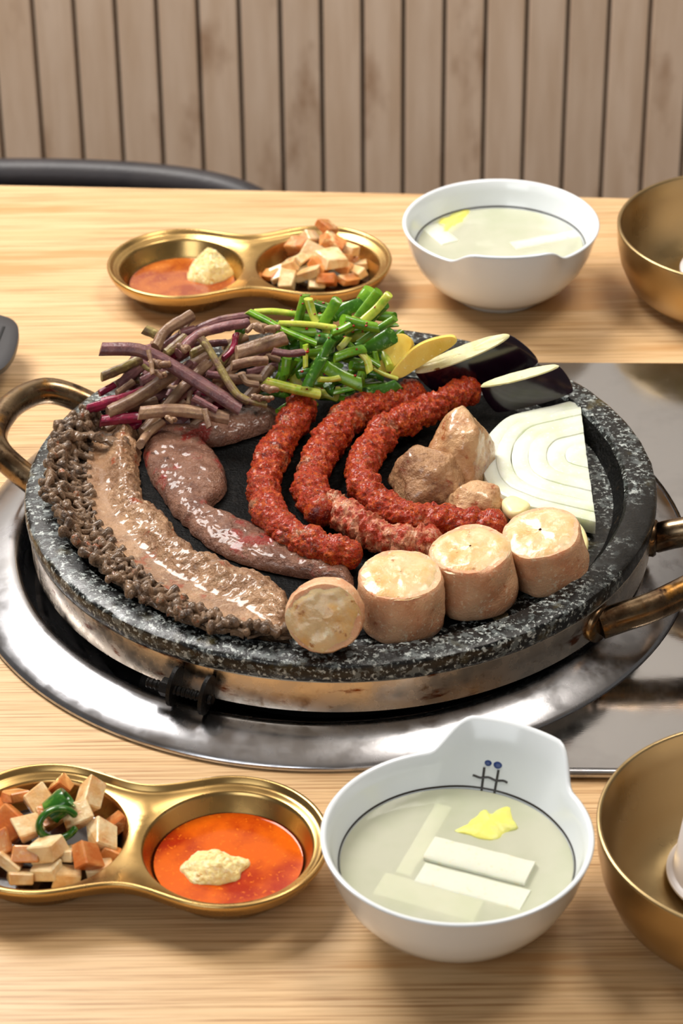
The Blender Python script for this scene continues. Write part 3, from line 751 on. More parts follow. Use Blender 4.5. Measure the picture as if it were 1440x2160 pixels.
# garlic slices
def garlic(pts, z, th, label):
    out = [tuple(p.xy) for p in crom([B(x, y, z) for x, y in pts], 28, closed=True)]
    V, F = slab(out[::-1], z - th, z, 0.0012, 3, 0.0002, dome=0.0008); tag(obj('garlic_slice', V, F, 'garlic'), label, 'garlic', 'raw garlic slices on the pan')
garlic([(1058, 1056), (1075, 1044), (1100, 1050), (1118, 1062), (1105, 1078), (1076, 1080)], FZ + 0.017, 0.006, 'small ivory garlic slice between offal chunk and intestine cylinder')
garlic([(1158, 1075), (1190, 1078), (1222, 1100), (1240, 1132), (1236, 1156), (1216, 1150), (1185, 1120)], FZ + 0.012, 0.006, 'long curved ivory garlic slice against the onion corner')

# ------------------------------------------------------------------ aubergine and potato
def oblique(name, c, a, b, d, m_skin, m_flesh, label, cat, n=56, zmin=None):
    """oblique slice: top ellipse c + a cos + b sin, swept by d"""
    t = thing(name, tuple(c + d), label, cat, 'aubergine slices at the pan edge')
    V = []; F = []
    K = 9
    for k in range(K):
        f = k / (K - 1); bulge = 1 + 0.05 * math.sin(PI * f)
        for i in range(n):
            an = 2 * PI * i / n
            p = c + d * f + (a * math.cos(an) + b * math.sin(an)) * bulge * (0.985 if k in (0, K - 1) else 1)
            V.append(p)
    for k in range(K - 1):
        for i in range(n):
            j = (i + 1) % n; F.append((k * n + i, k * n + j, (k + 1) * n + j, (k + 1) * n + i))
    lo = [V[(K - 1) * n + i] for i in range(n)]
    F.append(tuple((K - 1) * n + i for i in range(n)))
    if zmin is not None: V = [Vector((p.x, p.y, max(p.z, zmin))) for p in V]
    obj('skin', V, F, m_skin, t, sharp=math.radians(60))
    nrm = a.cross(b).normalized()
    if nrm.dot(d) > 0: nrm = -nrm
    V = [c + nrm * 0.0012]; F = []
    for r in (0.5, 0.93, 0.985):
        for i in range(n):
            an = 2 * PI * i / n; p = c + (a * math.cos(an) + b * math.sin(an)) * r + nrm * (0.001 if r < 0.95 else 0.0)
            V.append(p + nrm * 0.0004 * noise.noise(p * 300))
    for i in range(n):
        j = (i + 1) % n; F.append((0, 1 + i, 1 + j))
        for q in (0, 1): F.append((1 + q * n + i, 1 + q * n + j, 1 + (q + 1) * n + j, 1 + (q + 1) * n + i))
    obj('cut_face', V, F, m_flesh, t)
A_c = B(975, 746, 0.074); A_a = B(1076, 706, 0.083) - A_c; A_b = B(983, 760, 0.0720) - A_c
oblique('aubergine_slice', A_c, A_a, A_b, B(1036, 800, 0.0530) - A_c, 'aubergine_skin', 'aubergine_flesh', 'larger glossy purple-black aubergine slice leaning on the yellow potato slices', 'aubergine', zmin=0.0405)
A_c = B(1096, 794, 0.066); A_a = B(1180, 772, 0.071) - A_c; A_b = B(1099, 803, 0.0655) - A_c
oblique('aubergine_slice', A_c, A_a, A_b, B(1126, 846, 0.0495) - A_c, 'aubergine_skin', 'aubergine_flesh', 'smaller purple-black aubergine slice resting on the onion', 'aubergine', zmin=0.0405)

def leaning(name, pts, th, m, label, cat, group=None):
    """pts: (px, py, z) outline of the upper face; thickness th along its own normal"""
    P = [B(x, y, z) for x, y, z in pts]
    P = crom(P, 44, closed=True); c = sum(P, Vector()) / len(P)
    nrm = Vector()
    for i in range(len(P)): nrm += (P[i] - c).cross(P[(i + 1) % len(P)] - c)
    nrm.normalize()
    if nrm.z < 0: nrm = -nrm
    V = []; F = []; n = len(P)
    for (s, h) in ((0.96, -th), (1.0, -th + 0.0006), (1.0, -0.0006), (0.975, 0.0), (0.5, 0.0002)):
        for p in P:
            q = p - nrm * ((p - c).dot(nrm)); V.append(c + (q - c) * s + nrm * h)
    for k in range(4):
        for i in range(n):
            j = (i + 1) % n; F.append((k * n + i, k * n + j, (k + 1) * n + j, (k + 1) * n + i))
    F.append(tuple(range(n))); F.append(tuple(4 * n + i for i in range(n)))
    return tag(obj(name, V, F, m, sharp=math.radians(40)), label, cat, group)
leaning('potato_slice', [(838, 703, 0.0845), (862, 710, 0.0835), (868, 730, 0.0790), (850, 755, 0.0730), (820, 782, 0.0660), (790, 790, 0.0630), (782, 765, 0.0680), (800, 725, 0.0770)], 0.006, 'potato', 'rounded yellow potato slice tucked against the green chives', 'potato', 'yellow potato slices')
leaning('potato_slice', [(826, 786, .068), (848, 760, .0755), (872, 736, .082), (905, 718, .086), (950, 709, .0890), (964, 718, .0865), (952, 732, .0825), (915, 755, .0765), (880, 777, .0705), (848, 797, .0655), (822, 799, .0645)], 0.0075, 'potato', 'long yellow potato slice leaning on the larger aubergine slice', 'potato', 'yellow potato slices')

# ------------------------------------------------------------------ cooked purple stems
ST_G = 'cooked stems piled at the back of the pan'
STL = {'stem_purple': 'short cooked purple-brown stem tangled in the stem pile', 'stem_tan': 'short cooked beige stem tangled in the stem pile', 'stem_magenta': 'short magenta-red stem half buried in the stem pile', 'stem_olive': 'short olive-yellow stem tangled in the stem pile'}
def stem_z(y): return 0.0475 + 0.046 * max(0.0, min(1.15, (918 - y) / 255))
def ridged(seed, k=7, amp=0.055):
    return lambda a, u: 1 + amp * math.cos(k * a + seed) + 0.10 * math.cos(2 * a + seed * 2)
def stem(pxs, wpx, m, label=None, dz=0.0, seed=0, zz=None, taper=0.0):
    P = []
    for i, (x, y) in enumerate(pxs):
        P.append(B(x, y, (zz[i] if zz else stem_z(y) + dz)))
    r = mm(wpx, P[0]) / 2
    V, F = tube(P, lambda t: r * (1 - taper * t) * (1 + 0.06 * noise.noise(Vector((t * 4, seed, 0)))), 18, 26, 'flat', section=ridged(seed), cut=0.35,
                disp=lambda q, d, u, a: d * (0.0004 * noise.noise(q * 300)))
    return tag(obj('vegetable_stem', V, F, m, sharp=math.radians(55)), label or STL[m], 'stem', ST_G)
H = [
 ([(212, 736), (285, 737), (328, 752), (391, 789), (507, 863)], 29, 'stem_purple', 'longest thick purple stem lying diagonally on top of the pile', 0.010),
 ([(328, 735), (349, 699), (404, 664)], 23, 'stem_tan', 'tan-pink stem sticking highest above the stem pile', 0.002),
 ([(375, 746), (417, 707), (470, 690), (523, 681)], 23, 'stem_purple', 'long purple stem running towards the chive tips', 0.004),
 ([(402, 702), (457, 678), (523, 666)], 16, 'stem_purple', None, 0.0),
 ([(227, 873), (291, 839), (365, 789)], 30, 'stem_tan', 'thick grey-brown stem with a pointed cut end', 0.004),
 ([(300, 912), (391, 812), (439, 765)], 22, 'stem_tan', None, 0.002),
 ([(182, 864), (246, 845), (305, 824)], 20, 'stem_magenta', 'bright magenta stem reaching furthest over the stone rim', 0.003),
 ([(212, 889), (250, 884), (295, 880)], 25, 'stem_magenta', 'short magenta stem with a torn end above the tripe', 0.003),
 ([(293, 872), (365, 866), (425, 872), (481, 882)], 25, 'stem_tan', 'knobbly beige stem lying across the beef slab', 0.008),
 ([(296, 937), (312, 915), (342, 890)], 20, 'stem_tan', 'beige stem tip resting between tripe and beef', 0.004),
 ([(209, 830), (241, 812)], 14, 'stem_magenta', None, 0.0),
 ([(214, 795), (250, 780), (296, 758)], 20, 'stem_olive', None, 0.002),
 ([(423, 712), (440, 735), (465, 778), (505, 836), (562, 854)], 16, 'stem_olive', 'thin olive leaf stalk with a curled tip crossing the pile', 0.012),
 ([(402, 748), (436, 730)], 17, 'stem_olive', None, 0.006),
 ([(470, 757), (490, 738), (498, 705)], 14, 'stem_magenta', 'small curved red stem in the middle of the pile', 0.006),
 ([(498, 745), (545, 730), (600, 713)], 28, 'stem_tan', 'thick beige stem overlapping the chives', 0.008),
 ([(488, 772), (525, 763), (563, 760)], 21, 'stem_tan', None, 0.008),
 ([(574, 741), (610, 746), (641, 743)], 16, 'stem_purple', None, 0.014),
 ([(407, 838), (457, 866)], 14, 'stem_purple', None, 0.010),
 ([(396, 854), (402, 826)], 10, 'stem_tan', None, 0.006),
 ([(249, 815), (293, 776)], 22, 'stem_purple', None, 0.0),
 ([(246, 830), (280, 806)], 16, 'stem_tan', None, 0.0),
 ([(349, 746), (391, 710)], 18, 'stem_olive', None, 0.003),
 ([(336, 738), (377, 709)], 17, 'stem_purple', None, -0.002),
 ([(380, 704), (411, 696)], 22, 'stem_purple', None, 0.0),
 ([(297, 807), (330, 788)], 20, 'stem_purple', None, 0.0),
 ([(262, 907), (295, 894)], 18, 'stem_magenta', None, 0.0),
 ([(431, 862), (441, 902)], 12, 'stem_tan', None, 0.012),
 ([(436, 789), (470, 793)], 15, 'stem_purple', None, 0.004),
 ([(312, 738), (318, 760), (322, 790)], 9, 'stem_tan', None, 0.016),
 ([(300, 770), (316, 780), (330, 774)], 9, 'stem_olive', None, 0.012),
 ([(520, 700), (534, 686), (545, 690)], 11, 'stem_tan', None, 0.010),
 ([(508, 790), (520, 806), (545, 812)], 13, 'stem_tan', None, 0.006),
 ([(350, 830), (410, 770)], 22, 'stem_purple', None, -0.004),
 ([(310, 850), (370, 815)], 20, 'stem_purple', None, -0.004),
 ([(270, 860), (330, 845)], 18, 'stem_tan', None, -0.003),
 ([(420, 800), (470, 760)], 18, 'stem_purple', None, -0.003),
 ([(440, 830), (500, 800)], 18, 'stem_purple', None, -0.004),
 ([(470, 730), (520, 712)], 18, 'stem_tan', None, -0.004),
 ([(380, 780), (440, 748)], 20, 'stem_tan', None, -0.004),
 ([(330, 880), (390, 850)], 18, 'stem_tan', None, -0.002),
 ([(300, 735), (350, 728)], 14, 'stem_purple', None, -0.004),
 ([(520, 790), (585, 770)], 18, 'stem_purple', None, -0.004),
 ([(530, 740), (590, 760)], 16, 'stem_tan', None, -0.003),
]
rq = random.Random(11)
for i in range(34):                 # loose pieces on the slope of the pile
    x = rq.uniform(235, 585); y = rq.uniform(700, 885)
    if y < 1010 - x or y < 690 or (x > 480 and y > 830) or (x > 520 and y < 720): continue
    a = rq.choice([rq.uniform(25, 60), rq.uniform(25, 60), rq.uniform(-40, 10)]); L = rq.uniform(28, 60)
    dx, dy = math.cos(math.radians(a)) * L, -math.sin(math.radians(a)) * L
    H.append(([(x - dx, y - dy), (x + rq.uniform(-5, 5), y + rq.uniform(-4, 4)), (x + dx, y + dy)], rq.uniform(14, 25), rq.choice(['stem_purple', 'stem_purple', 'stem_tan', 'stem_tan', 'stem_olive', 'stem_magenta']), None, rq.uniform(-0.006, -0.001)))
for i, (p, wpx, m, lab, dz) in enumerate(H): stem(p, wpx, m, lab, dz, i * 1.3)
rs = random.Random(3)
for (x, y, n_, sc) in ((322, 770, 2.2, 1.0), (328, 790, 1.6, 0.8), (540, 694, 2.4, 1.1), (556, 822, 2.0, 0.9), (535, 842, 2.4, 0.9), (376, 735, 1.5, 0.9), (352, 885, 1.6, 0.7)):
    c = B(x, y, stem_z(y) + 0.013)
    pth = [c + Vector((0.0017 * sc * math.cos(t * 1.7) + 0.0007 * t * sc, 0.0015 * sc * math.sin(t * 1.1), 0.0016 * sc * math.sin(t * 1.4))) for t in [n_ * 2 * PI * i / 22 for i in range(23)]]
    V, F = tube(pth, lambda t: 0.0015 * sc * (1 + 0.35 * math.sin(t * 19)), 50, 8, 'round'); tag(obj('curled_shoot', V, F, 'stem_tan'), 'tiny curled tan shoot tip caught in the stem pile', 'shoot', 'curled shoots among the stems')
for i in range(14):                 # lower layers of the pile
    x = rs.uniform(250, 560); y = rs.uniform(730, 880)
    if x < 300 and y < 770: continue
    s = B(x, y, stem_z(y)); a = rs.uniform(-0.5, 0.9); L = rs.uniform(0.012, 0.024)
    zc = rs.uniform(FZ + 0.006, max(FZ + 0.008, s.z - 0.010))
    d = Vector((math.cos(a), math.sin(a), rs.uniform(-0.2, 0.2))) * L
    c = Vector((s.x, s.y, zc))
    r = rs.uniform(0.002, 0.0035)
    V, F = tube([c - d, c + Vector((0, 0, 0.001)), c + d], r, 8, 12, 'flat', section=ridged(i), cut=0.3)
    mk = rs.choice(['stem_purple', 'stem_purple', 'stem_tan', 'stem_tan', 'stem_magenta'])
    tag(obj('vegetable_stem', V, F, mk), STL[mk], 'stem', ST_G)

# ------------------------------------------------------------------ chives
CH_G = 'seasoned chives heaped at the back of the pan'
CHL = {'chive_green': 'short fresh green chive piece mixed into the chive heap', 'chive_dark': 'short dark green chive blade mixed into the chive heap', 'chive_pale': 'short pale yellow-green chive stalk mixed into the chive heap'}
def chive_z(y): return 0.046 + 0.056 * max(0.0, min(1.05, (862 - y) / 245))
flake_sites = []
def chive(pxs, wpx, kind, flat, label=None, dz=0.0, seed=0, tilt=0.0):
    P = [B(x, y, chive_z(y) + dz) for x, y in pxs]
    if len(P) == 2: 
        mid = (P[0] + P[1]) / 2 + Vector((0, 0, 0.0012 * math.sin(seed * 2.2))); P = [P[0], mid, P[1]]
    r = mm(wpx, P[0]) / 2
    up = (CAM - P[1]).normalized() if flat < 0.8 else Vector((0, 0, 1))
    up = (up + Vector((math.sin(seed * 3.3), math.cos(seed * 1.7), 0)) * 0.25).normalized()
    sec = (lambda a, u: 1 + 0.10 * abs(math.sin(a)) ** 0.5) if flat < 0.8 else (lambda a, u: 1 + 0.06 * math.cos(3 * a))
    V, F = tube(P, lambda t: r * (1 + 0.05 * math.sin(3 * t + seed)), 10, 12, 'flat', section=sec, flat=flat, up=up, cut=0.5)
    o = tag(obj('chive_piece', V, F, kind, sharp=math.radians(50)), label or CHL[kind], 'chive', CH_G)
    for k in range(rs.randint(0, 3)):
        q = V[rs.randrange(len(V))]
        if q.z > P[1].z: flake_sites.append(q)
G, D, Y = 'chive_green', 'chive_dark', 'chive_pale'
CH = [
 ([(522, 657), (560, 676), (599, 697), (664, 724)], 17, G, 0.8, 'long green chive with chili specks at the left of the heap', 0.010),
 ([(533, 659), (624, 663)], 12, Y, 1, None, 0.0), ([(644, 622), (627, 682)], 17, G, 1, 'upright green chive piece at the top of the heap', 0.004),
 ([(650, 630), (667, 682)], 16, Y, 1, 'upright pale chive piece next to the green upright one', 0.008), ([(711, 633), (680, 684)], 21, G, 0.35, None, 0.008),
 ([(780, 611), (756, 652)], 27, G, 0.3, None, 0.0), ([(798, 615), (758, 668)], 20, G, 0.4, None, 0.005), ([(820, 621), (769, 675)], 17, Y, 0.45, 'pale striped chive blade at the upper right tip', 0.008),
 ([(810, 640), (775, 672)], 24, D, 0.3, None, 0.0), ([(747, 646), (711, 655)], 18, G, 0.5, None, 0.0), ([(833, 671), (758, 723)], 14, G, 0.6, None, 0.008),
 ([(826, 708), (761, 737)], 31, D, 0.25, 'broad dark green chive blade above the potato slice', 0.004), ([(722, 674), (798, 692)], 20, G, 0.7, None, 0.010),
 ([(586, 683), (708, 692)], 12, Y, 1, None, 0.010), ([(661, 715), (698, 719)], 25, D, 0.4, None, 0.010), ([(608, 690), (667, 700)], 18, G, 0.6, None, 0.010),
 ([(699, 703), (737, 687)], 19, G, 0.8, None, 0.012), ([(702, 714), (682, 752)], 17, D, 0.4, None, 0.012), ([(682, 750), (648, 814)], 20, D, 0.4, 'dark green chive blade hanging down the front of the heap', 0.012),
 ([(595, 760), (594, 803)], 14, G, 0.6, None, 0.004), ([(606, 754), (600, 792)], 17, G, 0.8, None, 0.008), ([(644, 727), (644, 776)], 11, Y, 0.8, None, 0.012),
 ([(557, 806), (615, 820), (672, 832)], 20, Y, 1, 'pale yellow-green chive stalk at the bottom front of the heap', 0.010), ([(683, 772), (762, 812)], 25, G, 0.3, None, 0.010),
 ([(672, 800), (716, 797)], 11, Y, 1, None, 0.010), ([(705, 756), (766, 737)], 20, G, 0.8, None, 0.010), ([(760, 745), (774, 760), (780, 784)], 14, Y, 0.9, None, 0.010),
 ([(786, 777), (838, 799)], 8, Y, 1, None, 0.006), ([(769, 831), (841, 811)], 23, D, 0.3, 'dark chive blade touching the red intestine ends', 0.006),
 ([(586, 869), (622, 848)], 12, G, 0.6, None, 0.006), ([(544, 830), (600, 831)], 17, D, 0.4, None, 0.0), ([(730, 722), (799, 772)], 13, G, 0.8, None, 0.006),
 ([(691, 811), (703, 826)], 19, D, 0.5, None, 0.004), ([(628, 791), (660, 786)], 17, D, 0.5, None, 0.004), ([(776, 790), (808, 797)], 15, D, 0.6, None, 0.0),
 ([(715, 735), (735, 712)], 12, Y, 0.7, None, 0.008), ([(790, 740), (797, 770)], 10, G, 0.6, None, 0.004), ([(560, 690), (590, 700)], 16, D, 0.5, None, 0.0),
 ([(620, 720), (600, 700)], 14, D, 0.5, None, 0.004), ([(740, 770), (775, 775)], 16, G, 0.5, None, 0.004), ([(500, 700), (520, 690)], 14, D, 0.4, None, 0.0),
 ([(665, 640), (700, 650)], 14, G, 0.5, None, -0.002), ([(690, 655), (740, 668)], 16, G, 0.5, None, -0.002), ([(640, 745), (690, 740)], 15, G, 0.5, None, 0.002),
]
for i in range(40):                 # loose pieces on the slope of the heap
    x = rq.uniform(560, 815); y = rq.uniform(650, 830)
    if (x > 770 and y > 775) or (x < 600 and y > 800) or (x < 640 and y < 665): continue
    a = rq.uniform(0, PI); L = rq.uniform(22, 46)
    CH.append(([(x - math.cos(a) * L, y + math.sin(a) * L * 0.6), (x + math.cos(a) * L, y - math.sin(a) * L * 0.6)], rq.uniform(13, 24), rq.choice([G, G, D, D, Y]), rq.choice([0.3, 0.4, 0.7]), None, rq.uniform(-0.004, 0.003)))
for i, (p, wpx, m, fl, lab, dz) in enumerate(CH): chive(p, wpx * 1.15, m, fl, lab, dz, i * 0.7)
for i in range(30):
    x = rs.uniform(560, 810); y = rs.uniform(650, 830)
    if x > 770 and y > 780: continue
    s = B(x, y, chive_z(y)); a = rs.uniform(0, PI); L = rs.uniform(0.008, 0.018)
    lay = rs.random()
    zc = FZ + 0.005 + (s.z - FZ - 0.007) * (lay if i % 3 else 0.95)
    d = Vector((math.cos(a), math.sin(a), rs.uniform(-0.35, 0.35))) * L; c = Vector((s.x, s.y, zc))
    if (c - abs(d.z) * Vector((0, 0, 1))).z < FZ + 0.003: d.z = 0
    V, F = tube([c - d, c + Vector((0, 0, 0.001)), c + d], rs.uniform(0.0018, 0.0034), 8, 12, 'flat', flat=rs.choice([0.3, 0.4, 0.7, 1.0]), cut=0.4)
    mk = rs.choice([G, G, G, D, D, Y])
    tag(obj('chive_piece', V, F, mk), CHL[mk], 'chive', CH_G)
    if zc > s.z - 0.012:
        for k in range(2): flake_sites.append(V[rs.randrange(len(V))])
# chili flakes
V = []; F = []
bm = bmesh.new(); bmesh.ops.create_icosphere(bm, subdivisions=1, radius=1)
iv = [v.co.copy() for v in bm.verts]; ifc = [tuple(v.index for v in f.verts) for f in bm.faces]; bm.free()
for q in flake_sites:
    s = rs.uniform(0.0005, 0.0013); o = len(V)
    V += [q + Vector((v.x * s * rs.uniform(0.7, 1.3), v.y * s, v.z * s * 0.7)) for v in iv]; F += [tuple(i + o for i in f) for f in ifc]
if V: tag(obj('chili_flakes', V, F, 'chili_flake'), 'scattered dark red chili flakes clinging to the chive heap', 'chili flakes', kind='stuff')

# grease pools on the stone
for (pts, lab) in (([(535, 1085), (548, 1110), (575, 1130), (596, 1142), (585, 1120), (560, 1095)], 'thin shiny grease streak beside the first red intestine'),
                   ([(600, 1136), (622, 1160), (645, 1168), (640, 1152)], 'small shiny grease spot between beef slab and red intestine'),
                   ([(1035, 1300), (1060, 1290), (1072, 1300), (1050, 1312)], 'small grease spot at the foot of the upright cylinders')):
    out = [tuple(p.xy) for p in crom([B(x, y, FZ) for x, y in pts], 24, closed=True)]
    V, F = slab(out, FZ + 0.0002, FZ + 0.0009, 0.0003); tag(obj('grease_pool', V, F, 'clear_oil'), lab, 'grease')

# ------------------------------------------------------------------ brass double dishes
DA, DR = 0.0465, 0.0505
def peanut(off, n=120):
    """outline of two joined circles with a smooth waist, inset by off"""
    R = DR - off; out = []
    for i in range(n):
        a = 2 * PI * i / n
        d = Vector((math.cos(a), math.sin(a)))
        def sdf(p):
            d1 = (p - Vector((DA, 0))).length - R; d2 = (p - Vector((-DA, 0))).length - R
            k = 0.041; h = max(k - abs(d1 - d2), 0) / k
            return min(d1, d2) - h * h * k * 0.25
        lo, hi = 0.0, 0.13
        # march from outside in
        t = 0.13
        for _ in range(60):
            s = sdf(d * t)
            if s < 1e-6: break
            t -= s * 0.7
        out.append((d * t))
    return out
def resamp(o, n):
    P = [Vector((p.x, p.y, 0)) for p in o]; return [p.xy for p in even(P + [P[0]], n + 1)[:-1]]
dish = thing('double_dish', (0, 0, 0), 'x', 'dish', 'brass double sauce dishes')
n = 160; ZR = 0.0235; ZL = 0.0195
base_o = resamp(peanut(0.0, 360), n)
def nrmls(o):
    m = len(o); out = []
    for i in range(m):
        t = (o[(i + 1) % m] - o[i - 1]).normalized(); out.append(Vector((-t.y, t.x)))
    return out
nr = nrmls(base_o)
ring_def = [(0.0035, 0.0150), (0.0008, ZR - 0.0035), (0.0, ZR - 0.001), (0.0004, ZR), (0.0014, ZR + 0.0004), (0.0026, ZR), (0.0034, ZR - 0.0022), (0.0046, ZR - 0.0028), (0.0058, ZR - 0.0030), (0.0066, ZL)]
bm = bmesh.new(); rings = []
for off, z in ring_def: rings.append([bm.verts.new((base_o[i].x + nr[i].x * off, base_o[i].y + nr[i].y * off, z)) for i in range(n)])
for r in range(len(rings) - 1):
    for i in range(n):
        j = (i + 1) % n; bm.faces.new((rings[r][i], rings[r][j], rings[r + 1][j], rings[r + 1][i]))
es = [bm.edges.get((rings[-1][i], rings[-1][(i + 1) % n])) for i in range(n)]
WR = 0.0430; wells = []
for sx in (-1, 1):
    c = [bm.verts.new((sx * DA + WR * math.cos(2 * PI * i / 80), WR * math.sin(2 * PI * i / 80), ZL)) for i in range(80)]
    es += [bm.edges.new((c[i], c[(i + 1) % 80])) for i in range(80)]; wells.append(c)
bmesh.ops.triangle_fill(bm, use_beauty=True, edges=es)
for wi, sx in enumerate((-1, 1)):
    prev = wells[wi]
    for (r, z) in ((WR - 0.0008, ZL - 0.0006), (WR - 0.0016, ZL - 0.002), (WR - 0.005, ZL - 0.010), (WR - 0.009, 0.0035), (WR - 0.013, 0.0018), (WR - 0.022, 0.0014), (0.004, 0.0014)):
        c = [bm.verts.new((sx * DA + r * math.cos(2 * PI * i / 80), r * math.sin(2 * PI * i / 80), z)) for i in range(80)]
        for i in range(80):
            j = (i + 1) % 80; bm.faces.new((prev[i], prev[j], c[j], c[i]))
        prev = c
    bm.faces.new(prev)
    prev = None        # underside of each well
    for (r, z) in ((WR + 0.0025, ZL - 0.0045), (WR - 0.004, 0.0095), (WR - 0.0085, 0.002), (WR - 0.0125, 0.0002), (0.004, 0.0002)):
        c = [bm.verts.new((sx * DA + r * math.cos(2 * PI * i / 80), r * math.sin(2 * PI * i / 80), z)) for i in range(80)]
        if prev:
            for i in range(80):
                j = (i + 1) % 80; bm.faces.new((prev[i], prev[j], c[j], c[i]))
        prev = c
    bm.faces.new(prev)
bm.verts.index_update(); V = [v.co.copy() for v in bm.verts]; F = [tuple(v.index for v in f.verts) for f in bm.faces]; bm.free()
obj('dish_body', V, F, 'brass', dish, sharp=math.radians(60))
def place_dish(root, pr, pl):
    c = (pr + pl) / 2; root.location = (c.x, c.y, 0); d = pr - pl; root.rotation_euler = (0, 0, math.atan2(d.y, d.x))
    return Vector((c.x, c.y, 0)), math.atan2(d.y, d.x)
fl = B(376, 553, ZR); frr = B(676, 546, ZR)
dcen, dang = place_dish(dish, frr, fl)
dish['label'] = 'brass double sauce dish standing behind the stone pan'
dish2 = copy_tree(dish); nrr = Vector((-0.0570, -0.2885, 0)); nl = Vector((-0.1500, -0.2770, 0))
dcen2, dang2 = place_dish(dish2, nrr, nl)
dish2['label'] = 'brass double sauce dish in front of the burner tray'
def inwell(cen, ang, sx, x, y, z): return cen + Matrix.Rotation(ang, 3, 'Z') @ Vector((sx * DA + x, y, z))
def liquid(name, cen, ang, sx, z, r, m, label, cat):
    V, F = capped([(r - 0.002, z - 0.003), (r, z), (r - 0.0012, z - 0.0003), (r * 0.6, z - 0.0004), (r * 0.2, z - 0.0004)], 64)
    V = move(V, inwell(cen, ang, sx, 0, 0, 0)); return tag(obj(name, V, F, m), label, cat)
liquid('chili_oil_sauce', dcen2, dang2, 1, 0.0098, 0.0369, 'chili_oil', 'glossy orange-red chili oil in the near brass dish', 'sauce')
liquid('soy_sauce', dcen2, dang2, -1, 0.0070, 0.0354, 'soy', 'dark soy sauce under the diced radish in the near brass dish', 'sauce')
liquid('chili_oil_sauce', dcen, dang, -1, 0.0078, 0.0359, 'chili_oil_pale', 'brownish orange chili sauce in the far brass dish', 'sauce')
liquid('soy_sauce', dcen, dang, 1, 0.0062, 0.0351, 'soy', 'dark soy sauce under the diced radish in the far brass dish', 'sauce')
def mound(c, rx, ry, h, label, seed, n=64):
    V = []; F = []; K = 26
    for k in range(K + 1):
        f = k / K
        for i in range(n):
            a = 2 * PI * i / n; q = Vector((math.cos(a) * f, math.sin(a) * f, seed))
            edge = 1 + 0.28 * noise.noise(Vector((math.cos(a) * 1.6, math.sin(a) * 1.6, seed)))
            x = c.x + rx * f * math.cos(a) * edge; y = c.y + ry * f * math.sin(a) * edge
            p = Vector((x, y, seed)); bump = noise.voronoi(p * 420)[0][0]
            z = c.z + h * (1 - f ** 2.2) * (0.75 + 0.5 * noise.noise(p * 75)) + (0.0022 * (0.6 - bump) if f < 0.97 else -0.0015)
            V.append(Vector((x, y, z)))
    for k in range(K):
        for i in range(n):
            j = (i + 1) % n; F.append((k * n + i, k * n + j, (k + 1) * n + j, (k + 1) * n + i))
    tag(obj('minced_garlic', V, F, 'minced_garlic', sharp=math.radians(80)), label, 'garlic', 'minced garlic mounds')
mound(B(452, 1832, 0.0095), 0.0165, 0.0125, 0.008, 'low pale mound of minced garlic sunk in the near chili oil', 2.0)
mound(B(440, 578, 0.0072), 0.0170, 0.0150, 0.019, 'tall yellowish mound of minced garlic in the far brass dish', 5.0)

# diced radish
def dice(cen, ang, sx, pxs, group, label, ztab, special=None):
    for i, (x, y, zz, sz) in enumerate(pxs):
        p = B(x, y, zz); s = mm(sz, p)
        rr = random.Random(i * 17 + int(x))
        dx, dy, dzz = s * rr.uniform(0.9, 1.35) / 2, s * rr.uniform(0.7, 1.1) / 2, s * rr.uniform(0.42, 0.68) / 2
        V, F = box(-dx, dx, -dy, dy, -dzz, dzz)
        bm = bmesh.new(); bv = [bm.verts.new(Vector((v[0] * rr.uniform(0.72, 1.15), v[1] * rr.uniform(0.72, 1.15), v[2] * rr.uniform(0.8, 1.15)))) for v in V]
        for f in F: bm.faces.new([bv[k] for k in f])
        bmesh.ops.bevel(bm, geom=list(bm.edges), offset=s * 0.05, segments=1, affect='EDGES'); bm.verts.index_update()
        V = [v.co.copy() for v in bm.verts]; F = [tuple(v.index for v in f.verts) for f in bm.faces]; bm.free()
        R = (Matrix.Rotation(rr.uniform(0, PI), 3, 'Z') @ Matrix.Rotation(rr.uniform(-0.75, 0.75), 3, 'X') @ Matrix.Rotation(rr.uniform(-0.6, 0.6), 3, 'Y'))
        mk = rr.choice(['radish_amber', 'radish_cream'])
        lab = (special or {}).get(i, label % ('amber' if mk == 'radish_amber' else 'pale cream'))
        tag(obj('radish_piece', move(V, p, mtx=R), F, mk, sharp=math.radians(30)), lab, 'radish', group)
near = [(30, 1680, .020, 56), (85, 1690, .023, 62), (22, 1735, .022, 66), (128, 1660, .018, 56), (190, 1680, .025, 60), (165, 1720, .024, 58), (60, 1745, .024, 56),
        (215, 1770, .018, 62), (98, 1790, .023, 64), (150, 1800, .018, 52), (185, 1806, .021, 62), (55, 1800, .021, 58), (20, 1820, .018, 60), (95, 1835, .016, 60), (140, 1850, .013, 56),
        (235, 1800, .014, 46), (45, 1850, .014, 52), (-20, 1700, .019, 60), (-30, 1770, .020, 60), (235, 1745, .013, 50), (210, 1835, .012, 52), (0, 1780, .024, 56), (110, 1720, .022, 56), (-60, 1740, .015, 50)]
dice(dcen2, dang2, -1, near, 'diced radish in the near dish', '%s pickled radish dice heaped in the near brass dish', None, {4: 'pale radish wedge standing tallest in the near brass dish'})
far = [(690, 480, .032, 42), (655, 500, .026, 42), (700, 512, .026, 44), (630, 520, .022, 42), (660, 535, .021, 42), (700, 545, .022, 46), (675, 560, .018, 46), (735, 525, .020, 36), (650, 575, .015, 44),
       (615, 560, .016, 38), (590, 575, .012, 40), (605, 590, .012, 38), (690, 590, .012, 40), (725, 565, .014, 38), (755, 575, .011, 38), (735, 590, .010, 36), (720, 545, .018, 36), (640, 545, .020, 38), (665, 595, .009, 36), (760, 560, .010, 30), (570, 580, .010, 30), (740, 545, .013, 34)]
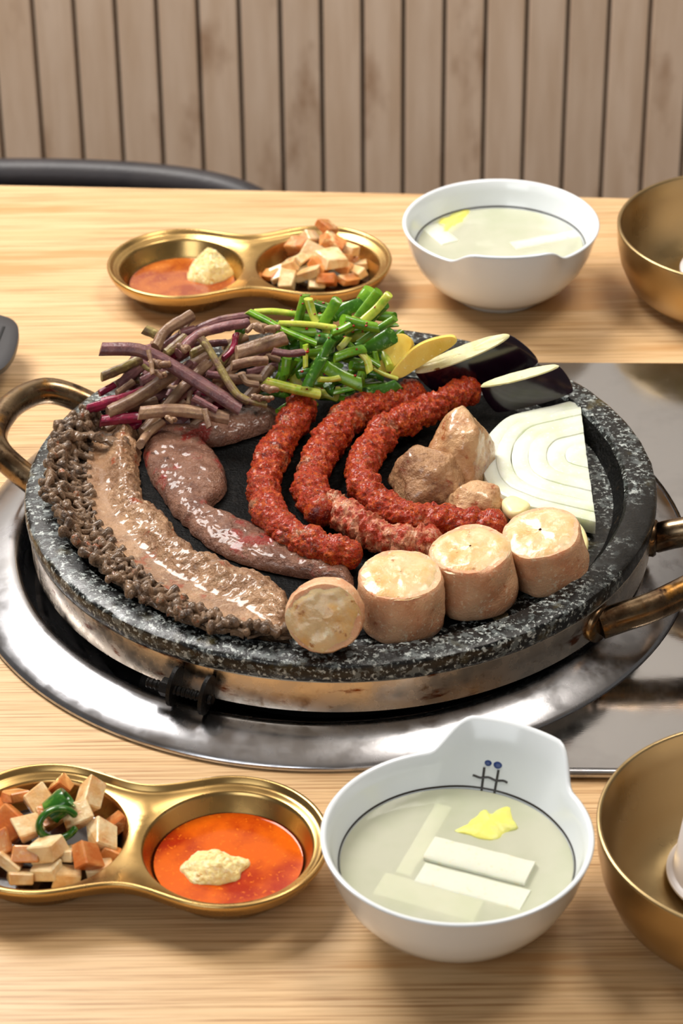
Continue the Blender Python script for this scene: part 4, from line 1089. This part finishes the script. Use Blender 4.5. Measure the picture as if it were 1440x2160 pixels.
dice(dcen, dang, 1, far, 'diced radish in the far dish', '%s pickled radish dice heaped in the far brass dish', None, {0: 'radish piece topmost on the heap in the far brass dish'})
# green chili ring
c = B(122, 1738, 0.0275)
ax = Vector((0.25, -0.75, 0.55)).normalized(); q = ax.to_track_quat('Z', 'Y').to_matrix()
gc = thing('green_chili_ring', tuple(c), 'curved green chili ring on top of the near diced radish', 'chili')
V, F = tube([Vector((0.0095 * math.cos(a), 0.0075 * math.sin(a), 0.0015 * math.sin(a))) for a in [0.4 + (2 * PI - 1.0) * i / 14 for i in range(15)]], 0.0019, 40, 12, 'round', flat=1.7); obj('chili_wall', move(V, c, mtx=q), F, 'green_chili', gc)
c2 = B(125, 1698, 0.029)
V, F = capped([(0.004, -0.008), (0.0072, -0.006), (0.0074, 0.004), (0.0066, 0.006), (0.005, 0.0055), (0.004, 0.004)], 24); q = Vector((0.65, 0.25, 0.5)).normalized().to_track_quat('Z', 'Y').to_matrix()
tag(obj('green_chili_slice', move([Vector((v[0], v[1] * 0.8, v[2])) for v in V], c2, mtx=q), F, 'green_chili'), 'short green chili end with a pale cut face above the chili ring', 'chili')

# ------------------------------------------------------------------ white soup bowls
BZ = 0.058
def tabw(a):
    d = abs((a + PI) % (2 * PI) - PI); return 1 - smooth01((d - 0.30) / 0.34)
bowl = thing('soup_bowl', (0, 0, 0), 'x', 'bowl', 'white porcelain soup bowls')
bprof = [(0.028, 0.0), (0.0305, 0.0), (0.0312, 0.0015), (0.0320, 0.004), (0.0400, 0.0085), (0.0485, 0.0165), (0.0555, 0.027), (0.0603, 0.039), (0.0632, 0.050), (0.0648, 0.0562), (0.0652, BZ - 0.0006), (0.0645, BZ), (0.0632, BZ - 0.0001), (0.0622, BZ - 0.0012),
         (0.0602, 0.050), (0.0575, 0.041), (0.0525, 0.030), (0.0460, 0.020), (0.037, 0.012), (0.024, 0.008), (0.010, 0.007), (0.0004, 0.007)]
def bfn(a, k, r, z):
    wgt = tabw(a); s = smooth01((z - 0.030) / (BZ - 0.030)) ** 1.6
    return r + 0.0108 * wgt * s, z + 0.0148 * wgt * s
V, F = lathe(bprof, 160, fn=bfn)
c0 = len(V)
V2, F2 = lathe([(0.0004, 0.004), (0.024, 0.004), (0.027, 0.001), (0.028, 0.0)], 160)
bo = obj('bowl_body', *join((V, F), (V2, F2)), 'porcelain', bowl, sharp=math.radians(70))
def inner_r(z, a):
    # inner wall radius at a given height (before and after the tab lift)
    ip = bprof[13:]
    for (r1, z1), (r0, z0) in zip(ip, ip[1:]):
        R1, Z1 = bfn(a, 0, r1, z1); R0, Z0 = bfn(a, 0, r0, z0)
        if Z0 <= z <= Z1: return R0 + (R1 - R0) * (z - Z0) / (Z1 - Z0)
    return 0.06
SZ = 0.0385
ZS = 0.914; SW = SZ * ZS
def wallstroke(pts, wd, name, m, th=0.00025):
    """stroke on the inner wall: pts = (angle, z)"""
    V = []; F = []
    for (a, z) in pts:
        r = inner_r(z, a) - th
        V.append(Vector((r * math.cos(a), r * math.sin(a), z)))
    N_ = len(V); out = []
    for i in range(N_):
        t = (V[min(i + 1, N_ - 1)] - V[max(i - 1, 0)]).normalized(); rad = Vector((V[i].x, V[i].y, 0)).normalized()
        nn = (-rad * 0.8 + Vector((0, 0, 0.6))).normalized(); s = t.cross(nn).normalized() * wd
        out += [V[i] - s, V[i] + nn * th * 0.6, V[i] + s]
    for i in range(N_ - 1):
        for k in (0, 1): F.append((i * 3 + k, i * 3 + k + 1, i * 3 + 4 + k, i * 3 + 3 + k))
    return obj(name, out, F, m, bo)
wallstroke([(2 * PI * i / 120, SZ + 0.0009) for i in range(121)], 0.0005, 'painted_line', 'paint_black')
MA = 0.13
wallstroke([(MA - 0.15 + 0.30 * i / 14, 0.0446 + 0.0004 * math.sin(i)) for i in range(15)], 0.0006, 'painted_stroke', 'paint_black')
wallstroke([(MA + 0.062, 0.0365 + 0.0130 * i / 8) for i in range(9)], 0.0006, 'painted_stroke', 'paint_black')
wallstroke([(MA - 0.055, 0.0365 + 0.0130 * i / 8) for i in range(9)], 0.0006, 'painted_stroke', 'paint_black')
for a, z, rd in ((MA + 0.036, 0.0518, 0.0018), (MA - 0.042, 0.0518, 0.0022)):
    r = inner_r(z, a); c = Vector((r * math.cos(a), r * math.sin(a), z)); nn = Vector((-0.8 * math.cos(a), -0.8 * math.sin(a), 0.6)).normalized()
    V, F = capped([(rd, -0.0004), (rd, 0.0001), (rd * 0.7, 0.0003)], 20); obj('painted_dot', move(V, c, mtx=nn.to_track_quat('Z', 'Y').to_matrix()), F, 'paint_blue', bo)
fb = (B(848, 468, 0.053) + B(1264, 468, 0.053)) / 2; nb = (B(676, 1758, 0.053) + B(1252, 1758, 0.053)) / 2; fb.z = nb.z = 0
bowl.location = fb; bowl.rotation_euler = (0, 0, math.radians(-88)); bowl.scale = (1.018, 1.018, ZS)
bowl['label'] = 'white porcelain soup bowl behind the pan with its tab towards the pan'
bowl2 = copy_tree(bowl); bowl2.location = nb; bowl2.rotation_euler = (0, 0, math.radians(64)); bowl2.scale = (1.0, 1.0, ZS)
bowl2['label'] = 'white soup bowl with two blue dots on its raised tab, before the pan'
def broth(c, label):
    prof = [(0.034, 0.0118), (0.0450, 0.0202), (0.0515, 0.0300), (0.0545, 0.0350), (0.0558, SZ), (0.0545, SZ - 0.0002), (0.03, SZ - 0.0003), (0.01, SZ - 0.0003)]
    V, F = capped(prof, 96); V = [(v[0], v[1], v[2] * ZS) for v in V]; return tag(obj('soup', move(V, c), F, 'broth'), label, 'soup')
broth(fb, 'pale cloudy radish broth in the far white bowl'); broth(nb, 'pale cloudy radish broth in the near white bowl')
def stick(p0, p1, wpx, th, m, label, cat='radish', zz=SZ):
    a = B(p0[0], p0[1], zz); b = B(p1[0], p1[1], zz); d = (b - a); L = d.length; d.normalize(); s = Vector((-d.y, d.x, 0)); wd = mm(wpx, a) / 2
    V = []
    segs = 10
    sec = [(-1, -1), (1, -1), (1, 0.75), (0.85, 1), (-0.85, 1), (-1, 0.75)]
    for i in range(segs + 1):
        p = a + d * (L * i / segs)
        for (u, v) in sec:
            q = p + s * (u * wd) + Vector((0, 0, v * th / 2))
            V.append(q + Vector((noise.noise(q * 200), noise.noise(q * 200 + Vector((5, 0, 0))), noise.noise(q * 160))) * 0.0004)
    n = len(sec); F = [(i * n + k, i * n + (k + 1) % n, (i + 1) * n + (k + 1) % n, (i + 1) * n + k) for i in range(segs) for k in range(n)]
    F += [tuple(range(n))[::-1], tuple(segs * n + k for k in range(n))]
    tag(obj('radish_stick', V, F, m, sharp=math.radians(40)), label, cat, 'radish sticks in the soup')
stick((905, 1795), (1118, 1850), 74, 0.007, 'radish_white', 'white radish stick floating above the surface of the near soup', zz=SW - 0.0012)
stick((885, 1848), (1108, 1908), 70, 0.006, 'radish_white', 'second radish stick lying half sunk beside the floating one', zz=SW - 0.0029)
stick((935, 1705), (850, 1850), 36, 0.004, 'radish_pale', 'sunken pale radish stick standing off to the side in the near soup', zz=SW - 0.0026)
stick((800, 1868), (1010, 1925), 74, 0.004, 'radish_pale', 'sunken wide radish stick at the front of the near soup', zz=SW - 0.0026)
stick((1080, 524), (1215, 498), 34, 0.005, 'radish_white', 'white radish stick at the surface of the far soup', zz=SW - 0.0022)
stick((905, 482), (950, 518), 44, 0.005, 'radish_white', 'short sunken radish stick beside the cabbage in the far soup', zz=SW - 0.0024)
def leafbit(pts, z, m, label):
    P = crom([B(x, y, z) for x, y in pts], 36, closed=True)
    out = [tuple(p.xy) for p in P]
    V, F = slab(out, z - 0.0018, z, 0.0004, 5, 0.0009, dome=0.0012); tag(obj('cabbage_leaf', V, F, m), label, 'cabbage', 'cabbage bits in the soup')
leafbit([(958, 1752), (985, 1738), (1005, 1722), (1022, 1706), (1036, 1718), (1052, 1704), (1074, 1700), (1078, 1722), (1092, 1746), (1070, 1754), (1050, 1770), (1018, 1768), (988, 1760)], SW + 0.0002, 'cabbage', 'bright yellow cabbage scrap floating in the near soup')
leafbit([(918, 470), (950, 452), (990, 440), (985, 458), (968, 478), (940, 490)], SW - 0.0004, 'cabbage', 'yellow cabbage scrap floating in the far soup')

# ------------------------------------------------------------------ brass bowls with upturned cups
bb = thing('brass_bowl', (0, 0, 0), 'x', 'bowl', 'brass bowls at the side')
R0 = 0.080
gp = [(0.030, 0.0), (0.052, 0.0004), (0.063, 0.0045), (0.0715, 0.013), (0.0768, 0.025), (0.0792, 0.037), (R0, 0.0485), (R0, 0.0495), (R0 - 0.0007, 0.0502), (R0 - 0.0020, 0.0500), (R0 - 0.0026, 0.0490),
      (R0 - 0.0034, 0.037), (0.0744, 0.0258), (0.0692, 0.0142), (0.0612, 0.0062), (0.0515, 0.0026), (0.03, 0.0020), (0.0004, 0.0020)]
V, F = lathe(gp, 160); V2, F2 = lathe([(0.0004, 0.0), (0.03, 0.0)], 160)
obj('bowl_body', *join((V, F), (V2, F2)), 'brass_bowl', bb, sharp=math.radians(60))
p1 = Vector((0.2704, 0.3090, 0)); p2 = Vector((0.2004, -0.3185, 0))
bb.location = p1; bb.scale = (1.035, 1.035, 1.05); bb['label'] = 'brushed brass bowl at the far right edge beside the far soup bowl'
bb2 = copy_tree(bb); bb2.location = p2; bb2.scale = (1.0, 1.0, 1.08); bb2['label'] = 'brushed brass bowl at the near right edge beside the near soup bowl'
cup = thing('upturned_cup', (0, 0, 0), 'x', 'cup', 'upturned white cups')
def lip(r, z): return [(r + 0.0016 * math.cos(a), z + 0.0016 * math.sin(a)) for a in [-PI / 2 + PI * i / 8 for i in range(9)]]
V, F = capped([(0.0310, 0.0002)] + lip(0.0335, 0.0018) + [(0.0322, 0.0040), (0.0245, 0.066), (0.0240, 0.0675), (0.0225, 0.068), (0.0220, 0.0655)], 72)
obj('cup_body', V, F, 'cup_white', cup)
V, F = lathe([(0.0338, 0.0006), (0.0352, 0.0016), (0.0352, 0.0028), (0.0338, 0.0036)], 72, close=True); obj('rolled_rim', V, F, 'cup_white', cup)
q1 = B(1418, 532, 0.0045) + Vector((0.0352, 0, 0)); q2 = B(1390, 1834, 0.0045) + Vector((0.0352, 0, 0))
for q_, p_ in ((q1, p1), (q2, p2)):
    d_ = Vector((q_.x - p_.x, q_.y - p_.y, 0))
    if d_.length > 0.0205: d_ = d_ * (0.0205 / d_.length)
    q_.x, q_.y = p_.x + d_.x, p_.y + d_.y
cup.location = (q1.x, q1.y, 0.0062); cup['label'] = 'white upturned cup standing in the far brass bowl'
cup2 = copy_tree(cup); cup2.location = (q2.x, q2.y, 0.0062); cup2['label'] = 'white upturned cup standing in the near brass bowl'

# ------------------------------------------------------------------ dark slotted turner at the table's side
tz = 0.026
tn = thing('slotted_turner', tuple(B(-40, 740, 0)), 'dark grey slotted plastic turner jutting in above the table at the left edge', 'turner')
P = crom([B(x, y, tz) for x, y in [(4, 662), (30, 674), (39, 694), (34, 728), (20, 758), (-6, 780), (-60, 800), (-110, 770), (-110, 690), (-60, 650)]], 48, closed=True)
V, F = slab([tuple(p.xy) for p in P], tz - 0.006, tz, 0.0012); obj('blade', V, F, 'dark_plastic', tn)
for k in range(3):
    a = B(8 - k * 22, 690, tz); b = B(-8 - k * 22, 730, tz); V, F = tube([a + Vector((0, 0, 0.0001)), b + Vector((0, 0, 0.0001))], 0.0011, 4, 8, 'round', flat=0.3); obj('slot', V, F, 'black_void', tn)
V, F = tube([B(-100, 740, tz - 0.004), B(-220, 750, 0.03), B(-420, 770, 0.016)], 0.009, 16, 12, 'round', flat=0.6); obj('handle', V, F, 'dark_plastic', tn)
V, F = box(-0.42, -0.30, 0.16, 0.24, 0, 0.0165)
for o in list(COL.objects):
    if '_o' in o: del o['_o']
